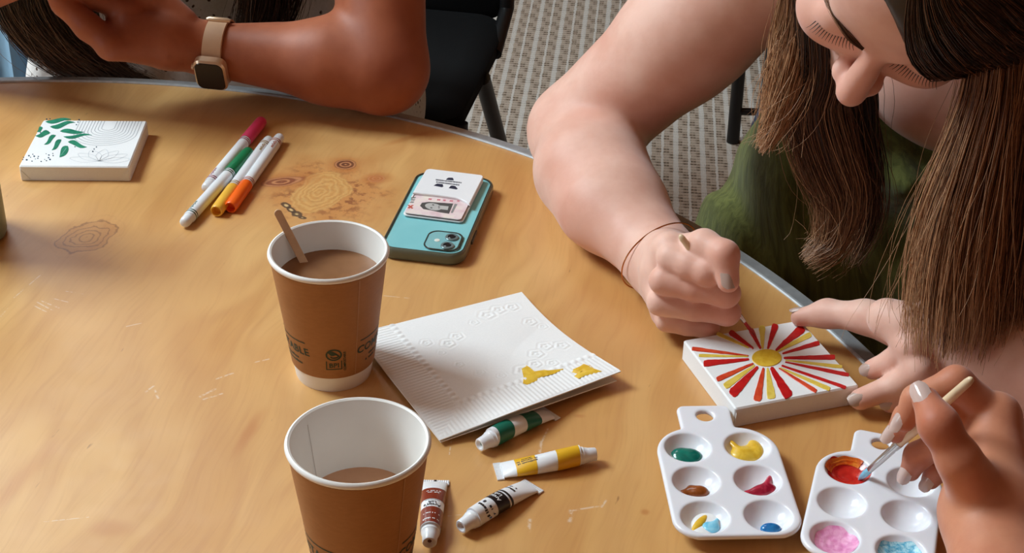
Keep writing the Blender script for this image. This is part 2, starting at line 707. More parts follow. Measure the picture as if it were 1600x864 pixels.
def wood_mat():
    t = NT('varnished_birch_veneer')
    co = t.coords()
    x, y, z = t.sep(co)
    g = math.atan2(0.22, 0.97)
    ca, sa = math.cos(g), math.sin(g)
    u = t.M('SUBTRACT', t.M('MULTIPLY', x, ca), t.M('MULTIPLY', y, sa))
    v = t.M('ADD', t.M('MULTIPLY', x, sa), t.M('MULTIPLY', y, ca))
    warp = t.noise(t.comb(u, t.M('MULTIPLY', v, 0.45)), 5.0, 3, 0.5)
    uw = t.M('ADD', u, t.M('MULTIPLY', t.M('SUBTRACT', warp, 0.5), 0.16))
    # broad figure of the veneer
    fig = t.noise(t.comb(uw, t.M('MULTIPLY', v, 0.28)), 7.5, 2, 0.5, 0.4)
    lines = t.M('FRACT', t.M('MULTIPLY', fig, 9.0))
    lines = t.M('ABSOLUTE', t.M('SUBTRACT', lines, 0.5))
    fine = t.noise(t.comb(t.M('MULTIPLY', uw, 1.0), t.M('MULTIPLY', v, 0.06)), 210, 3, 0.6)
    blot = t.noise(t.comb(u, v), 3.2, 2, 0.5)
    cA, cB, cC = srgb(222, 172, 104), srgb(206, 148, 78), srgb(172, 102, 40)
    c = t.mix(t.smooth(fig, 0.30, 0.72), cA, cB)
    c = t.mix(t.M('MULTIPLY', t.smooth(lines, 0.0, 0.5), 0.20), c, cC)
    c = t.mix(t.M('MULTIPLY', t.smooth(fine, 0.42, 0.75), 0.18), c, cC)
    c = t.mix(t.M('MULTIPLY', t.smooth(blot, 0.45, 0.75), 0.30), c, srgb(188, 124, 54))
    # small dark pores along the grain
    por = t.noise(t.comb(u, t.M('MULTIPLY', v, 0.22)), 150, 2, 0.5)
    c = t.mix(t.M('MULTIPLY', t.smooth(por, 0.735, 0.80), 0.55), c, srgb(120, 66, 24))
    jit = t.noise(co, 42, 4, 0.6)
    jit0 = t.noise(co, 17, 3, 0.6)
    jit2 = t.noise(co, 130, 3, 0.6)

    def ell(px, py, a, b, ang, wob=0.5):
        p = at(px, py, 0)
        dx, dy = t.M('SUBTRACT', x, float(p[0] - TC[0])), t.M('SUBTRACT', y, float(p[1] - TC[1]))
        cc, ss = math.cos(ang), math.sin(ang)
        e1 = t.M('DIVIDE', t.M('ADD', t.M('MULTIPLY', dx, cc), t.M('MULTIPLY', dy, ss)), a)
        e2 = t.M('DIVIDE', t.M('SUBTRACT', t.M('MULTIPLY', dy, cc), t.M('MULTIPLY', dx, ss)), b)
        e = t.M('SQRT', t.M('ADD', t.M('MULTIPLY', e1, e1), t.M('MULTIPLY', e2, e2)))
        e = t.M('ADD', e, t.M('MULTIPLY', t.M('SUBTRACT', jit0, 0.5), wob * 1.6))
        return t.M('ADD', e, t.M('MULTIPLY', t.M('SUBTRACT', jit, 0.5), wob))

    def rings(e, n):
        return t.M('ABSOLUTE', t.M('SUBTRACT', t.M('FRACT', t.M('MULTIPLY', e, n)), 0.5))

    # the burl behind the cup: reddish halo, pale ringed eye, ragged brown patches
    e = ell(505, 302, 0.085, 0.085, 0.3, 0.7)
    halo = t.smooth(e, 0.35, 1.15, 1.0, 0.0)
    c = t.mix(t.M('MULTIPLY', halo, 0.55), c, srgb(196, 116, 40))
    rag = t.smooth(jit2, 0.46, 0.62)
    c = t.mix(t.M('MULTIPLY', t.M('MULTIPLY', rag, t.smooth(e, 0.25, 0.85, 1.0, 0.0)), 0.75), c, srgb(126, 58, 16))
    e = ell(499, 300, 0.026, 0.046, -0.25, 0.6)
    c = t.mix(t.M('MULTIPLY', t.smooth(e, 0.85, 1.05, 1.0, 0.0), 0.85), c, t.mix(t.smooth(rings(e, 5.5), 0.0, 0.5), srgb(208, 150, 78), srgb(222, 172, 100)))
    for (px, py, a, b, ang, dk) in ((540, 257, 0.012, 0.011, 0.0, (96, 42, 14)), (440, 284, 0.024, 0.011, 0.35, (132, 62, 24)),
                                   (588, 279, 0.010, 0.008, 0.2, (186, 108, 44))):
        e = ell(px, py, a * 1.9, b * 1.9, ang, 0.2)
        c = t.mix(t.M('MULTIPLY', t.smooth(e, 0.5, 1.1, 1.0, 0.0), 0.5), c, srgb(186, 108, 40))
        e = ell(px, py, a, b, ang, 0.35)
        c = t.mix(t.M('MULTIPLY', t.smooth(e, 0.8, 1.05, 1.0, 0.0), 0.92), c, t.mix(t.smooth(rings(e, 2.5), 0.15, 0.5), srgb(*dk), srgb(198, 132, 84)))
    # bark pocket beside the stirrer
    for (px, py, a, b, ang) in ((447, 321, 0.008, 0.005, -1.0), (455, 328, 0.009, 0.0045, -0.9), (464, 335, 0.010, 0.006, -0.8), (472, 340, 0.007, 0.004, -0.3)):
        e = ell(px, py, a, b, ang, 1.1)
        c = t.mix(t.M('MULTIPLY', t.smooth(e, 0.8, 1.0, 1.0, 0.0), 0.9), c, t.mix(t.smooth(e, 0.25, 0.6), srgb(222, 190, 130), srgb(66, 44, 22)))
    # lone knot on the left
    e = ell(132, 370, 0.052, 0.045, 0.5, 0.3)
    c = t.mix(t.M('MULTIPLY', t.smooth(e, 0.3, 1.1, 1.0, 0.0), 0.22), c, srgb(176, 110, 48))
    e = ell(136, 370, 0.024, 0.036, -0.45, 0.75)
    ln = t.M('MULTIPLY', t.smooth(rings(e, 3.6), 0.30, 0.46), t.smooth(e, 0.9, 1.15, 1.0, 0.0))
    c = t.mix(t.M('MULTIPLY', t.smooth(e, 0.75, 0.95, 1.0, 0.0), 0.35), c, srgb(168, 104, 48))
    c = t.mix(t.M('MULTIPLY', ln, 0.6), c, srgb(122, 70, 30))
    # resin streaks
    for (px, py, a, b, ang, s_) in ((388, 676, 0.007, 0.036, -0.2, 0.75), (30, 752, 0.012, 0.055, -0.25, 0.5), (172, 826, 0.02, 0.012, 0.0, 0.5),
                                    (640, 215, 0.006, 0.05, -0.9, 0.6), (600, 240, 0.02, 0.06, -0.7, 0.3), (1008, 800, 0.004, 0.004, 0, 0.8), (905, 650, 0.006, 0.003, 0, 0.7)):
        e = ell(px, py, a, b, ang, 0.4)
        c = t.mix(t.M('MULTIPLY', t.smooth(e, 0.2, 1.1, 1.0, 0.0), s_ * 0.8), c, srgb(186, 112, 44))
    # pale scratches in the varnish
    scr = None
    brk = t.smooth(t.noise(co, 240, 2), 0.38, 0.55)
    for (x0, y0, x1, y1, w) in ((22, 465, 63, 430, 1.1), (0, 496, 12, 482, 1.0), (52, 477, 72, 487, 1.2), (58, 472, 82, 485, 1.3), (64, 470, 92, 481, 1.2), (82, 466, 106, 472, 1.0),
                               (103, 455, 130, 459, 0.8), (198, 510, 220, 505, 1.3), (228, 612, 240, 603, 1.6), (242, 610, 247, 622, 1.8), (338, 592, 364, 583, 1.6), (312, 620, 336, 608, 1.9),
                               (318, 624, 347, 615, 1.6), (398, 566, 420, 561, 1.3), (62, 816, 138, 808, 0.9), (842, 714, 846, 690, 2.0), (846, 692, 856, 670, 1.4), (890, 815, 892, 798, 2.6),
                               (892, 798, 940, 790, 1.6), (940, 792, 947, 782, 1.5), (826, 830, 828, 812, 2.2), (600, 462, 640, 466, 0.9), (700, 806, 735, 803, 0.8), (702, 710, 705, 690, 0.9)):
        a, b = at(x0, y0, 0)[:2] - TC, at(x1, y1, 0)[:2] - TC
        ba = b - a
        L2 = float(ba @ ba)
        qx, qy = t.M('SUBTRACT', x, float(a[0])), t.M('SUBTRACT', y, float(a[1]))
        hh = t.M('DIVIDE', t.M('ADD', t.M('MULTIPLY', qx, float(ba[0])), t.M('MULTIPLY', qy, float(ba[1]))), L2, clamp=True)
        rx, ry = t.M('SUBTRACT', qx, t.M('MULTIPLY', hh, float(ba[0]))), t.M('SUBTRACT', qy, t.M('MULTIPLY', hh, float(ba[1])))
        d = t.M('SQRT', t.M('ADD', t.M('MULTIPLY', rx, rx), t.M('MULTIPLY', ry, ry)))
        m = t.smooth(d, 0.0, 0.0009 * w, 1.0, 0.0)
        scr = m if scr is None else t.M('MAXIMUM', scr, m)
    c = t.mix(t.M('MULTIPLY', t.M('MULTIPLY', scr, brk), 0.5), c, srgb(236, 222, 204))
    t.set(color=c, rough=t.smooth(jit, 0.3, 0.7, 0.32, 0.42), spec=0.5, sheen=0.10, sheenr=0.6, sheent=(1.0, 0.97, 0.92), coat=0.5, coatr=0.42)
    t.bump(t.M('ADD', fine, t.M('MULTIPLY', warp, 0.6)), 0.05, 0.001)
    return t.m


table = empty('round_table', (TC[0], TC[1], 0))
tag(table, 'round birch topped table with a grey metal edge strip', 'table')
vs, fs = lathe([(0.0, TZ - 0.022), (TR + 0.002, TZ - 0.022), (TR + 0.002, TZ), (0.0, TZ)], 256, False)
top = MB().add(vs, fs).build('table_top', wood_mat(), table, smooth=False)
top.location = (0, 0, 0)
m_alu = NT('brushed_aluminium')
_n = m_alu.noise(m_alu.coords(), 120, 3)
m_alu.set(color=m_alu.ramp(_n, [(0.3, srgb(172, 175, 178)), (0.7, srgb(192, 194, 196))]), rough=0.42, metal=0.35)
m_alu = m_alu.m
prof = [(TR - 0.0005, TZ - 0.004), (TR - 0.0005, TZ + 0.0006), (TR + 0.0004, TZ + 0.0018), (TR + 0.0020, TZ + 0.0020), (TR + 0.0032, TZ + 0.0008), (TR + 0.0040, TZ + 0.0002),
        (TR + 0.0150, TZ - 0.0004), (TR + 0.0175, TZ - 0.0020), (TR + 0.0182, TZ - 0.006), (TR + 0.0182, TZ - 0.030), (TR + 0.0165, TZ - 0.034), (TR + 0.004, TZ - 0.034), (TR + 0.004, TZ - 0.026), (TR - 0.0005, TZ - 0.026), (TR - 0.0005, TZ - 0.004)]
vs, fs = lathe(prof, 320, False)
trim = MB().add(vs, fs).build('edge_strip', m_alu, table, sharp=35)
tag(trim, 'grey aluminium edge strip with raised inner lip')
# the butt joint of the strip, far side
pj = at(327, 137, 0)[:2] - TC
aj = math.atan2(pj[1], pj[0])
jb = []
for r0, r1, z0, z1 in ((TR - 0.0008, TR + 0.0186, TZ - 0.033, TZ + 0.0005),):
    for r in (r0, r1):
        for s_ in (-0.0005, 0.0005):
            for z in (z0, z1):
                jb.append((r * math.cos(aj) - s_ * math.sin(aj), r * math.sin(aj) + s_ * math.cos(aj), z))
MB().add(jb, [(0, 1, 3, 2), (4, 6, 7, 5), (0, 4, 5, 1), (2, 3, 7, 6), (1, 5, 7, 3), (0, 2, 6, 4)]).build('joint_gap', plain('dark_gap', (0.03, 0.03, 0.03), 0.7), trim, smooth=False)
m_leg = plain('dark_grey_steel', srgb(52, 52, 54), 0.4, metal=0.6)
for k in range(4):
    a = math.radians(45 + 90 * k)
    MB().add(*tube([(0.52 * math.cos(a), 0.52 * math.sin(a), TZ - 0.03), (0.60 * math.cos(a), 0.60 * math.sin(a), 0.0)], 0.014, 14)).build('leg', m_leg, table)
MB().add(*tube([(0.60 * math.cos(math.radians(t_)), 0.60 * math.sin(math.radians(t_)), TZ - 0.034) for t_ in range(0, 361, 10)], 0.011, 8, False)).build('apron_rail', m_leg, table)

# ------------------------------------------------------------------ shared materials
M_WHITE = plain('white_plastic', srgb(232, 233, 236), 0.28, 0.01, sss=0.05, ssss=0.004)
M_PAPER = plain('white_cup_paper', srgb(236, 233, 228), 0.5, 0.015)
M_CANVAS = plain('primed_canvas', srgb(238, 238, 238), 0.7, 0.02, 900)
M_BLACK = plain('black_print', srgb(30, 30, 40), 0.5)
M_GREEN_INK = plain('dark_green_ink', srgb(34, 56, 36), 0.6)
M_GREYLINE = plain('grey_pencil_line', srgb(150, 152, 158), 0.7)


def kraft_mat():
    t = NT('brown_kraft_paper')
    co = t.coords()
    x, y, z = t.sep(co)
    nz = t.noise(t.comb(t.M('MULTIPLY', t.M('ARCTAN2', x, y), 0.04), t.M('MULTIPLY', z, 3.0)), 160, 4, 0.6)
    n2 = t.noise(co, 45, 3)
    c = t.mix(nz, srgb(156, 106, 62), srgb(176, 124, 76))
    c = t.mix(t.M('MULTIPLY', t.smooth(n2, 0.4, 0.7), 0.25), c, srgb(146, 96, 54))
    t.set(color=c, rough=0.62, spec=0.3)
    t.bump(nz, 0.08, 0.0005)
    return t.m


M_KRAFT = kraft_mat()


def wrap_print(parent, R0, R1, z0, z1, name, label=None):
    """returns a function that lays flat print (x right, y up) on the conical sleeve"""
    def rad(z):
        return R0 + (R1 - R0) * (z - z0) / (z1 - z0) + 0.00035

    def put(vs, fs, th, zc):
        vs = np.asarray(vs, float)
        o = []
        for p in vs:
            z = zc + p[1]
            r = rad(z)
            a = th + p[0] / r
            o.append((r * math.sin(a), -r * math.cos(a), z))
        return o, fs
    return put


def strip(x0, x1, y0, y1, n=10):
    vs, fs = [], []
    for i in range(n + 1):
        x = x0 + (x1 - x0) * i / n
        vs += [(x, y0, 0), (x, y1, 0)]
    for i in range(n):
        fs.append((2 * i, 2 * i + 2, 2 * i + 3, 2 * i + 1))
    return vs, fs


def ringshape(cx, cy, rx, ry, w, n=28, a0=0, a1=360):
    vs, fs = [], []
    for i in range(n + 1):
        a = math.radians(a0 + (a1 - a0) * i / n)
        vs += [(cx + rx * math.cos(a), cy + ry * math.sin(a), 0), (cx + (rx - w) * math.cos(a), cy + (ry - w) * math.sin(a), 0)]
    for i in range(n):
        fs.append((2 * i, 2 * i + 2, 2 * i + 3, 2 * i + 1))
    return vs, fs


def paper_cup(loc, extra_rot, level, label, coffee_col):
    face = math.atan2(-loc[0], loc[1])           # local -Y looks at the photographer
    root = empty('paper_cup', (loc[0], loc[1], TZ), -(-face) + extra_rot)
    tag(root, label, 'cup', 'paper coffee cups on the table')
    H = 0.113
    prof = [(0.0, 0.004), (0.0272, 0.004), (0.0280, 0.0), (0.0298, 0.0), (0.0305, 0.002), (0.0322, 0.016), (0.0440, 0.1085), (0.0448, 0.1086),
            (0.0462, 0.1095), (0.0468, 0.1112), (0.0462, 0.1128), (0.0448, 0.1134), (0.0434, 0.1126), (0.0428, 0.1085), (0.0300, 0.009), (0.0, 0.008)]
    MB().add(*lathe(prof, 72)).build('cup_body', M_PAPER, root, sharp=50)
    s0, s1, R0, R1 = 0.0150, 0.1080, 0.0330, 0.0450
    sl = [(R0 - 0.0007, s0), (R0, s0 - 0.0002), (R0 + 0.0002, s0 + 0.0004), (R1, s1), (R1 - 0.0006, s1 + 0.0004)]
    sleeve = MB().add(*lathe(sl, 120, False)).build('sleeve', M_KRAFT, root)
    tag(sleeve, 'brown kraft paper outer wall')
    put = wrap_print(sleeve, R0, R1, s0, s1, 'print')
    deg = math.radians
    # word with a rule above it and two small lines beneath, repeated round the cup
    for th in (deg(86), deg(-86)):
        mb = MB()
        vs, fs = text_mesh('COMPOSTABLE', 0.0098, 1.05, True)
        mb.add(*put(vs, fs, th, 0.0385))
        half = 0.0335
        mb.add(*put(*strip(-half, half, -0.0005, 0.0005, 24), th, 0.0478))
        for q, txt in ((0.0300, 26), (0.0258, 30)):
            vs, fs = text_mesh(txt, 0.0034, 1.0)
            vs[:, 0] *= 0.95
            mb.add(*put(vs, fs, th, q))
        mb.build('printed_lettering', M_GREEN_INK, sleeve, smooth=False)
    lg = MB()
    # round leaf mark over a boxed word, upright small word at its side
    th = deg(3)
    lg.add(*put(*ringshape(-0.0015, 0.0062, 0.0064, 0.0058, 0.0013), th, 0.0330))
    leaf = []
    n = 14
    for i in range(n + 1):
        u = i / n
        leaf.append((-0.0058 + 0.0086 * u, 0.0092 - 0.0050 * u + 0.0016 * math.sin(math.pi * u * 1.0) + 0.001, 0))
    for i in range(n + 1):
        u = 1 - i / n
        leaf.append((-0.0058 + 0.0086 * u, 0.0082 - 0.0050 * u - 0.0012 * math.sin(math.pi * 2 * u), 0))
    lg.add(*put(leaf, [tuple(range(len(leaf)))], th, 0.0330))
    lg.add(*put(*ringshape(-0.0010, 0.0048, 0.0035, 0.0022, 0.0011, 20, 180, 380), th, 0.0330))
    for (x0, x1, y0, y1) in ((-0.0078, 0.0048, -0.0088, -0.0080), (-0.0078, -0.0070, -0.0088, 0.0000), (0.0040, 0.0048, -0.0088, 0.0000)):
        lg.add(*put(*strip(x0, x1, y0, y1, 4), th, 0.0330))
    vs, fs = text_mesh('BPI', 0.0062, 1.0, True)
    lg.add(*put(vs + np.array([-0.0015, -0.0046, 0]), fs, th, 0.0330))
    vs, fs = text_mesh('COMPOSTABLE', 0.0029, 0.95, True)
    vs = np.stack([-vs[:, 1], vs[:, 0], vs[:, 2]], 1) + np.array([0.0070, -0.0010, 0])
    lg.add(*put(vs, fs, th, 0.0330))
    lg.build('printed_emblem', M_GREEN_INK, sleeve, smooth=False)
    # glued overlap of the sleeve
    ov = MB().add(*put([(0, 0, 0)] + [], [], 0, 0.05))
    pts = []
    for i in range(13):
        z = s0 + 0.0005 + (s1 - s0 - 0.001) * i / 12
        r = R0 + (R1 - R0) * (z - s0) / (s1 - s0) + 0.00025
        for a in (deg(29), deg(30.2)):
            pts.append((r * math.sin(a), -r * math.cos(a), z))
    ov = MB().add(pts, [(2 * i, 2 * i + 1, 2 * i + 3, 2 * i + 2) for i in range(12)])
    ov.build('seam', plain('kraft_cut_edge', srgb(178, 132, 92), 0.6), sleeve, smooth=False)
    # paper seam inside
    pts = []
    for i in range(11):
        z = 0.012 + 0.094 * i / 10
        r = 0.0300 + (0.0428 - 0.0300) * (z - 0.009) / 0.0995 - 0.0002
        for a in (deg(-139), deg(-139.7)):
            pts.append((r * math.sin(a), -r * math.cos(a), z))
    MB().add(pts, [(2 * i, 2 * i + 1, 2 * i + 3, 2 * i + 2) for i in range(10)]).build('inner_seam', plain('paper_seam', srgb(196, 184, 174), 0.6), root, smooth=False)
    r = 0.0300 + (0.0428 - 0.0300) * (level - 0.009) / 0.0995
    liq = [(0.0, level - 0.004), (r - 0.0006, level - 0.004), (r + 0.0002, level + 0.0006), (r - 0.0012, level + 0.0001), (r * 0.6, level), (0.0, level)]
    t = NT('milky_coffee')
    nz = t.noise(t.coords(), 70, 3)
    c0, c1 = coffee_col
    t.set(color=t.mix(nz, c0, c1), rough=0.12, spec=0.5)
    lq = MB().add(*lathe(liq, 60)).build('coffee', t.m, root)
    tag(lq, 'milky brown coffee')
    return root


paper_cup((-0.1414, 1.0216), 0.0, 0.0885, 'brown paper coffee cup nearly full, with a wooden stirrer in it', (srgb(128, 86, 56), srgb(150, 106, 72)))
paper_cup((-0.0953, 0.7844), math.radians(9), 0.061, 'brown paper cup in the foreground with only a little pale drink left', (srgb(196, 146, 112), srgb(212, 164, 130)))

# wooden stirrer
pb, pt = at(479, 418, 0.084), at(432, 328, 0.131)
d = nrm(pt - pb)
L = float(np.linalg.norm(pt - pb)) + 0.0
sd = nrm(np.cross(d, nrm(CAM - pb)))
nn = np.cross(sd, d)
out = []
for i in range(9):
    a = math.pi * i / 8
    out.append((0.0031 * math.cos(a), L - 0.0031 + 0.0031 * math.sin(a)))
out += [(-0.0031, -0.012), (0.0031, -0.012)]
vs, fs = prism(out, -0.0007, 0.0007, 0.0003)
vs = [pb + sd * p[0] + d * p[1] + nn * p[2] for p in vs]
st = MB().add(vs, fs).build('stir_stick', plain('pale_birch_stick', srgb(212, 170, 132), 0.6, 0.08, 120), origin=pb)
tag(st, 'thin wooden stir stick leaning in the fuller coffee cup', 'stir stick')

# ------------------------------------------------------------------ napkin
NA, NB_, NC, ND = at(556, 526, 0.002), at(815, 460, 0.003), at(970, 584, 0.011), at(687, 692, 0.002)
tubeA, tubeB = at(752, 702, 0.007), at(856, 640, 0.006)


def nap_pt(u, v, low=False):
    p = (1 - u) * (1 - v) * NA + u * (1 - v) * NB_ + u * v * NC + (1 - u) * v * ND
    # slightly curved sides
    p = p + nrm(NA - NB_) * 0.007 * math.sin(math.pi * v) * u ** 2
    z = 0.0
    # lifted where it lies over the green tube
    q = tubeA + (tubeB - tubeA) * 0.62
    e = math.hypot((p[0] - q[0]) / 0.036, (p[1] - q[1]) / 0.034)
    z += 0.0125 * math.exp(-e * e)
    # soft waves
    z += 0.0018 * math.sin(3.1 * u + 1.0) * math.sin(2.4 * v + 0.4) + 0.0010 * math.sin(9 * u + 4 * v) * v + 0.0016 * math.sin(7.5 * v - 2.0 * u + 1) * (0.3 + u * 0.7)
    z = max(z, 0)
    if low:
        z *= 0.62
    p = p + V(0, -1.30 * z, z)
    return p


def nap_emboss(u, v):
    h = 0.0
    W = 0.24
    a, b = u, 1 - v                              # distance from the left and the near edge
    if min(a, b) < W:
        if a < b:
            s, t_ = v, a
        else:
            s, t_ = u, b
        rid = 0.5 + 0.5 * math.cos(2 * math.pi * s * 44)
        if t_ < W * 0.78:
            h += 0.00046 * rid * (1 if t_ > 0.012 else 0)
        elif t_ < W * 0.95:
            h += 0.0009 * (0.5 + 0.5 * math.cos(2 * math.pi * s * 24)) * math.sin(math.pi * (t_ - W * 0.78) / (W * 0.17))
    for fu, fv, r in FLOW:
        e = math.hypot(u - fu, v - fv) / r
        if e < 1.3:
            ang = math.atan2(v - fv, u - fu)
            h += 0.00042 * math.cos(e * 11 + 0.8 * math.cos(5 * ang)) * max(0, 1 - e / 1.3) ** 0.7
    return h


FLOW = [(0.40, 0.30, 0.05), (0.47, 0.26, 0.045), (0.33, 0.36, 0.03), (0.72, 0.14, 0.06), (0.80, 0.12, 0.055), (0.88, 0.13, 0.05), (0.62, 0.18, 0.035), (0.90, 0.32, 0.05), (0.94, 0.40, 0.035), (0.30, 0.24, 0.04),
        (0.36, 0.50, 0.035), (0.42, 0.62, 0.035), (0.62, 0.72, 0.06), (0.70, 0.70, 0.045), (0.76, 0.62, 0.05), (0.84, 0.58, 0.05), (0.92, 0.62, 0.05), (0.50, 0.70, 0.03), (0.78, 0.74, 0.04)]


def napkin_mat():
    t = NT('soft_white_tissue')
    nz = t.noise(t.coords(), 700, 3, 0.7)
    t.set(color=t.mix(nz, srgb(232, 230, 229), srgb(246, 245, 244)), rough=0.85, spec=0.2, sss=0.0)
    t.bump(nz, 0.15, 0.0004)
    return t.m


M_NAP = napkin_mat()
nap = empty('paper_napkin', ((NA + NC) / 2)[:2].tolist() + [TZ])
tag(nap, 'folded white embossed paper napkin with yellow paint smudges', 'napkin')
o0 = np.array(nap.location)


def sheet(n, fn, th):
    vs, fs = [], []
    for i in range(n + 1):
        for j in range(n + 1):
            vs.append(fn(i / n, j / n) - o0)
    m = n + 1
    for i in range(n):
        for j in range(n):
            fs.append((i * m + j, i * m + j + 1, (i + 1) * m + j + 1, (i + 1) * m + j))
    b = len(vs)
    rim = [i * m for i in range(m)] + [n * m + j for j in range(1, m)] + [i * m + n for i in range(n - 1, -1, -1)] + [j for j in range(n - 1, 0, -1)]
    low = [np.array(vs[i]) + V(0, 0, -th) for i in rim]
    k = len(rim)
    vs += low
    for i in range(k):
        fs.append((rim[i], rim[(i + 1) % k], b + (i + 1) % k, b + i))
    return vs, fs


vs, fs = sheet(200, lambda u, v: nap_pt(u, v) + V(0, 0, 0.0026 + nap_emboss(u, v)), 0.0010)
MB().add(vs, fs).build('top_layer', M_NAP, nap, sharp=60)
NC_keep, ND_keep = NC, ND
NC = at(962, 596, 0.005)
vs, fs = sheet(40, lambda u, v: nap_pt(u, v, True) + V(0.0008, 0.0, 0.0012), 0.0010)
MB().add(vs, fs).build('under_layer', M_NAP, nap, sharp=60)
NC = NC_keep


def nap_uv(px, py):
    """u, v of the napkin under a pixel (Newton on the flat quad)"""
    u = v = 0.5
    for _ in range(30):
        p = nap_pt(u, v) + V(0, 0, 0.003)
        q = at(px, py, p[2] - TZ)
        eu, ev = (nap_pt(u + 1e-3, v) - nap_pt(u, v)) / 1e-3, (nap_pt(u, v + 1e-3) - nap_pt(u, v)) / 1e-3
        A = np.array([[eu[0], ev[0]], [eu[1], ev[1]]])
        du = np.linalg.solve(A, (q - p)[:2])
        u, v = u + 0.8 * du[0], v + 0.8 * du[1]
    return u, v


def paint_mat(name, c0, c1, rough=0.3, scale=120):
    if name in MATS:
        return MATS[name]
    t = NT(name)
    nz = t.noise(t.coords(), scale, 3, 0.6, 0.6)
    t.set(color=t.mix(t.smooth(nz, 0.3, 0.7), c0, c1), rough=rough, spec=0.5)
    t.bump(nz, 0.25, 0.0006)
    MATS[name] = t.m
    return t.m


M_PY = paint_mat('yellow_acrylic', srgb(222, 172, 36), srgb(238, 198, 70))
smudges = [[(815, 575), (822, 570), (826, 580), (838, 579), (850, 577), (862, 579), (884, 575), (866, 584), (842, 590), (838, 595), (824, 601), (817, 599), (818, 590)],
           [(896, 576), (905, 573), (912, 568), (922, 570), (928, 576), (941, 580), (926, 584), (914, 587), (904, 592), (897, 588), (902, 584), (893, 581)]]
for sm in smudges:
    mbx = MB()
    uv = np.array([nap_uv(*p) for p in sm])
    c = uv.mean(0)
    rings_ = [c + (uv - c) * s_ for s_ in (0.999, 0.7, 0.4, 0.08)]
    vs = []
    for k, r in enumerate(rings_):
        for u, v in r:
            vs.append(nap_pt(u, v) + V(0, 0, 0.0026 + nap_emboss(u, v) + (0.0001, 0.0007, 0.0008, 0.0008)[k]) - o0)
    n = len(sm)
    fs = [(k * n + i, k * n + (i + 1) % n, (k + 1) * n + (i + 1) % n, (k + 1) * n + i) for k in range(3) for i in range(n)] + [tuple(3 * n + i for i in range(n))]
    mbx.add(vs, fs).build('paint_smudge', M_PY, nap)

# ------------------------------------------------------------------ tubes of paint
TUBE_L = 0.076


def tube_sec(x, wide=0.0086, bend=0.0):
    """half width, half thickness, centre height of the tube body at distance x from the cap tip"""
    u = min(max((x - 0.0135) / (TUBE_L - 0.0135), 0), 1)
    w = 0.0072 + (wide - 0.0072) * u ** 0.8
    t_ = 0.0072 * (1 - u ** 2.2) + 0.0006
    return w, t_, t_ + 0.0003


def tube_loft(x0, x1, n, off=0.0, wide=0.0086, bend=0.0, cap=False, seg=28, skew=0.0):
    vs, fs = [], []
    for i in range(n + 1):
        for k in range(seg):
            a = 2 * math.pi * k / seg
            x = x0 + (x1 - x0) * i / n + skew * math.sin(a) * 0.004
            w, t_, zc = tube_sec(x, wide)
            vs.append((x, (w + off) * math.cos(a) + bend * math.sin(math.pi * (x - 0.012) / 0.064), zc + (t_ + off) * math.sin(a)))
    for i in range(n):
        for k in range(seg):
            l = (k + 1) % seg
            fs.append((i * seg + k, (i + 1) * seg + k, (i + 1) * seg + l, i * seg + l))
    if cap:
        fs.append(tuple(range(seg)))
        fs.append(tuple(n * seg + k for k in reversed(range(seg))))
    return vs, fs


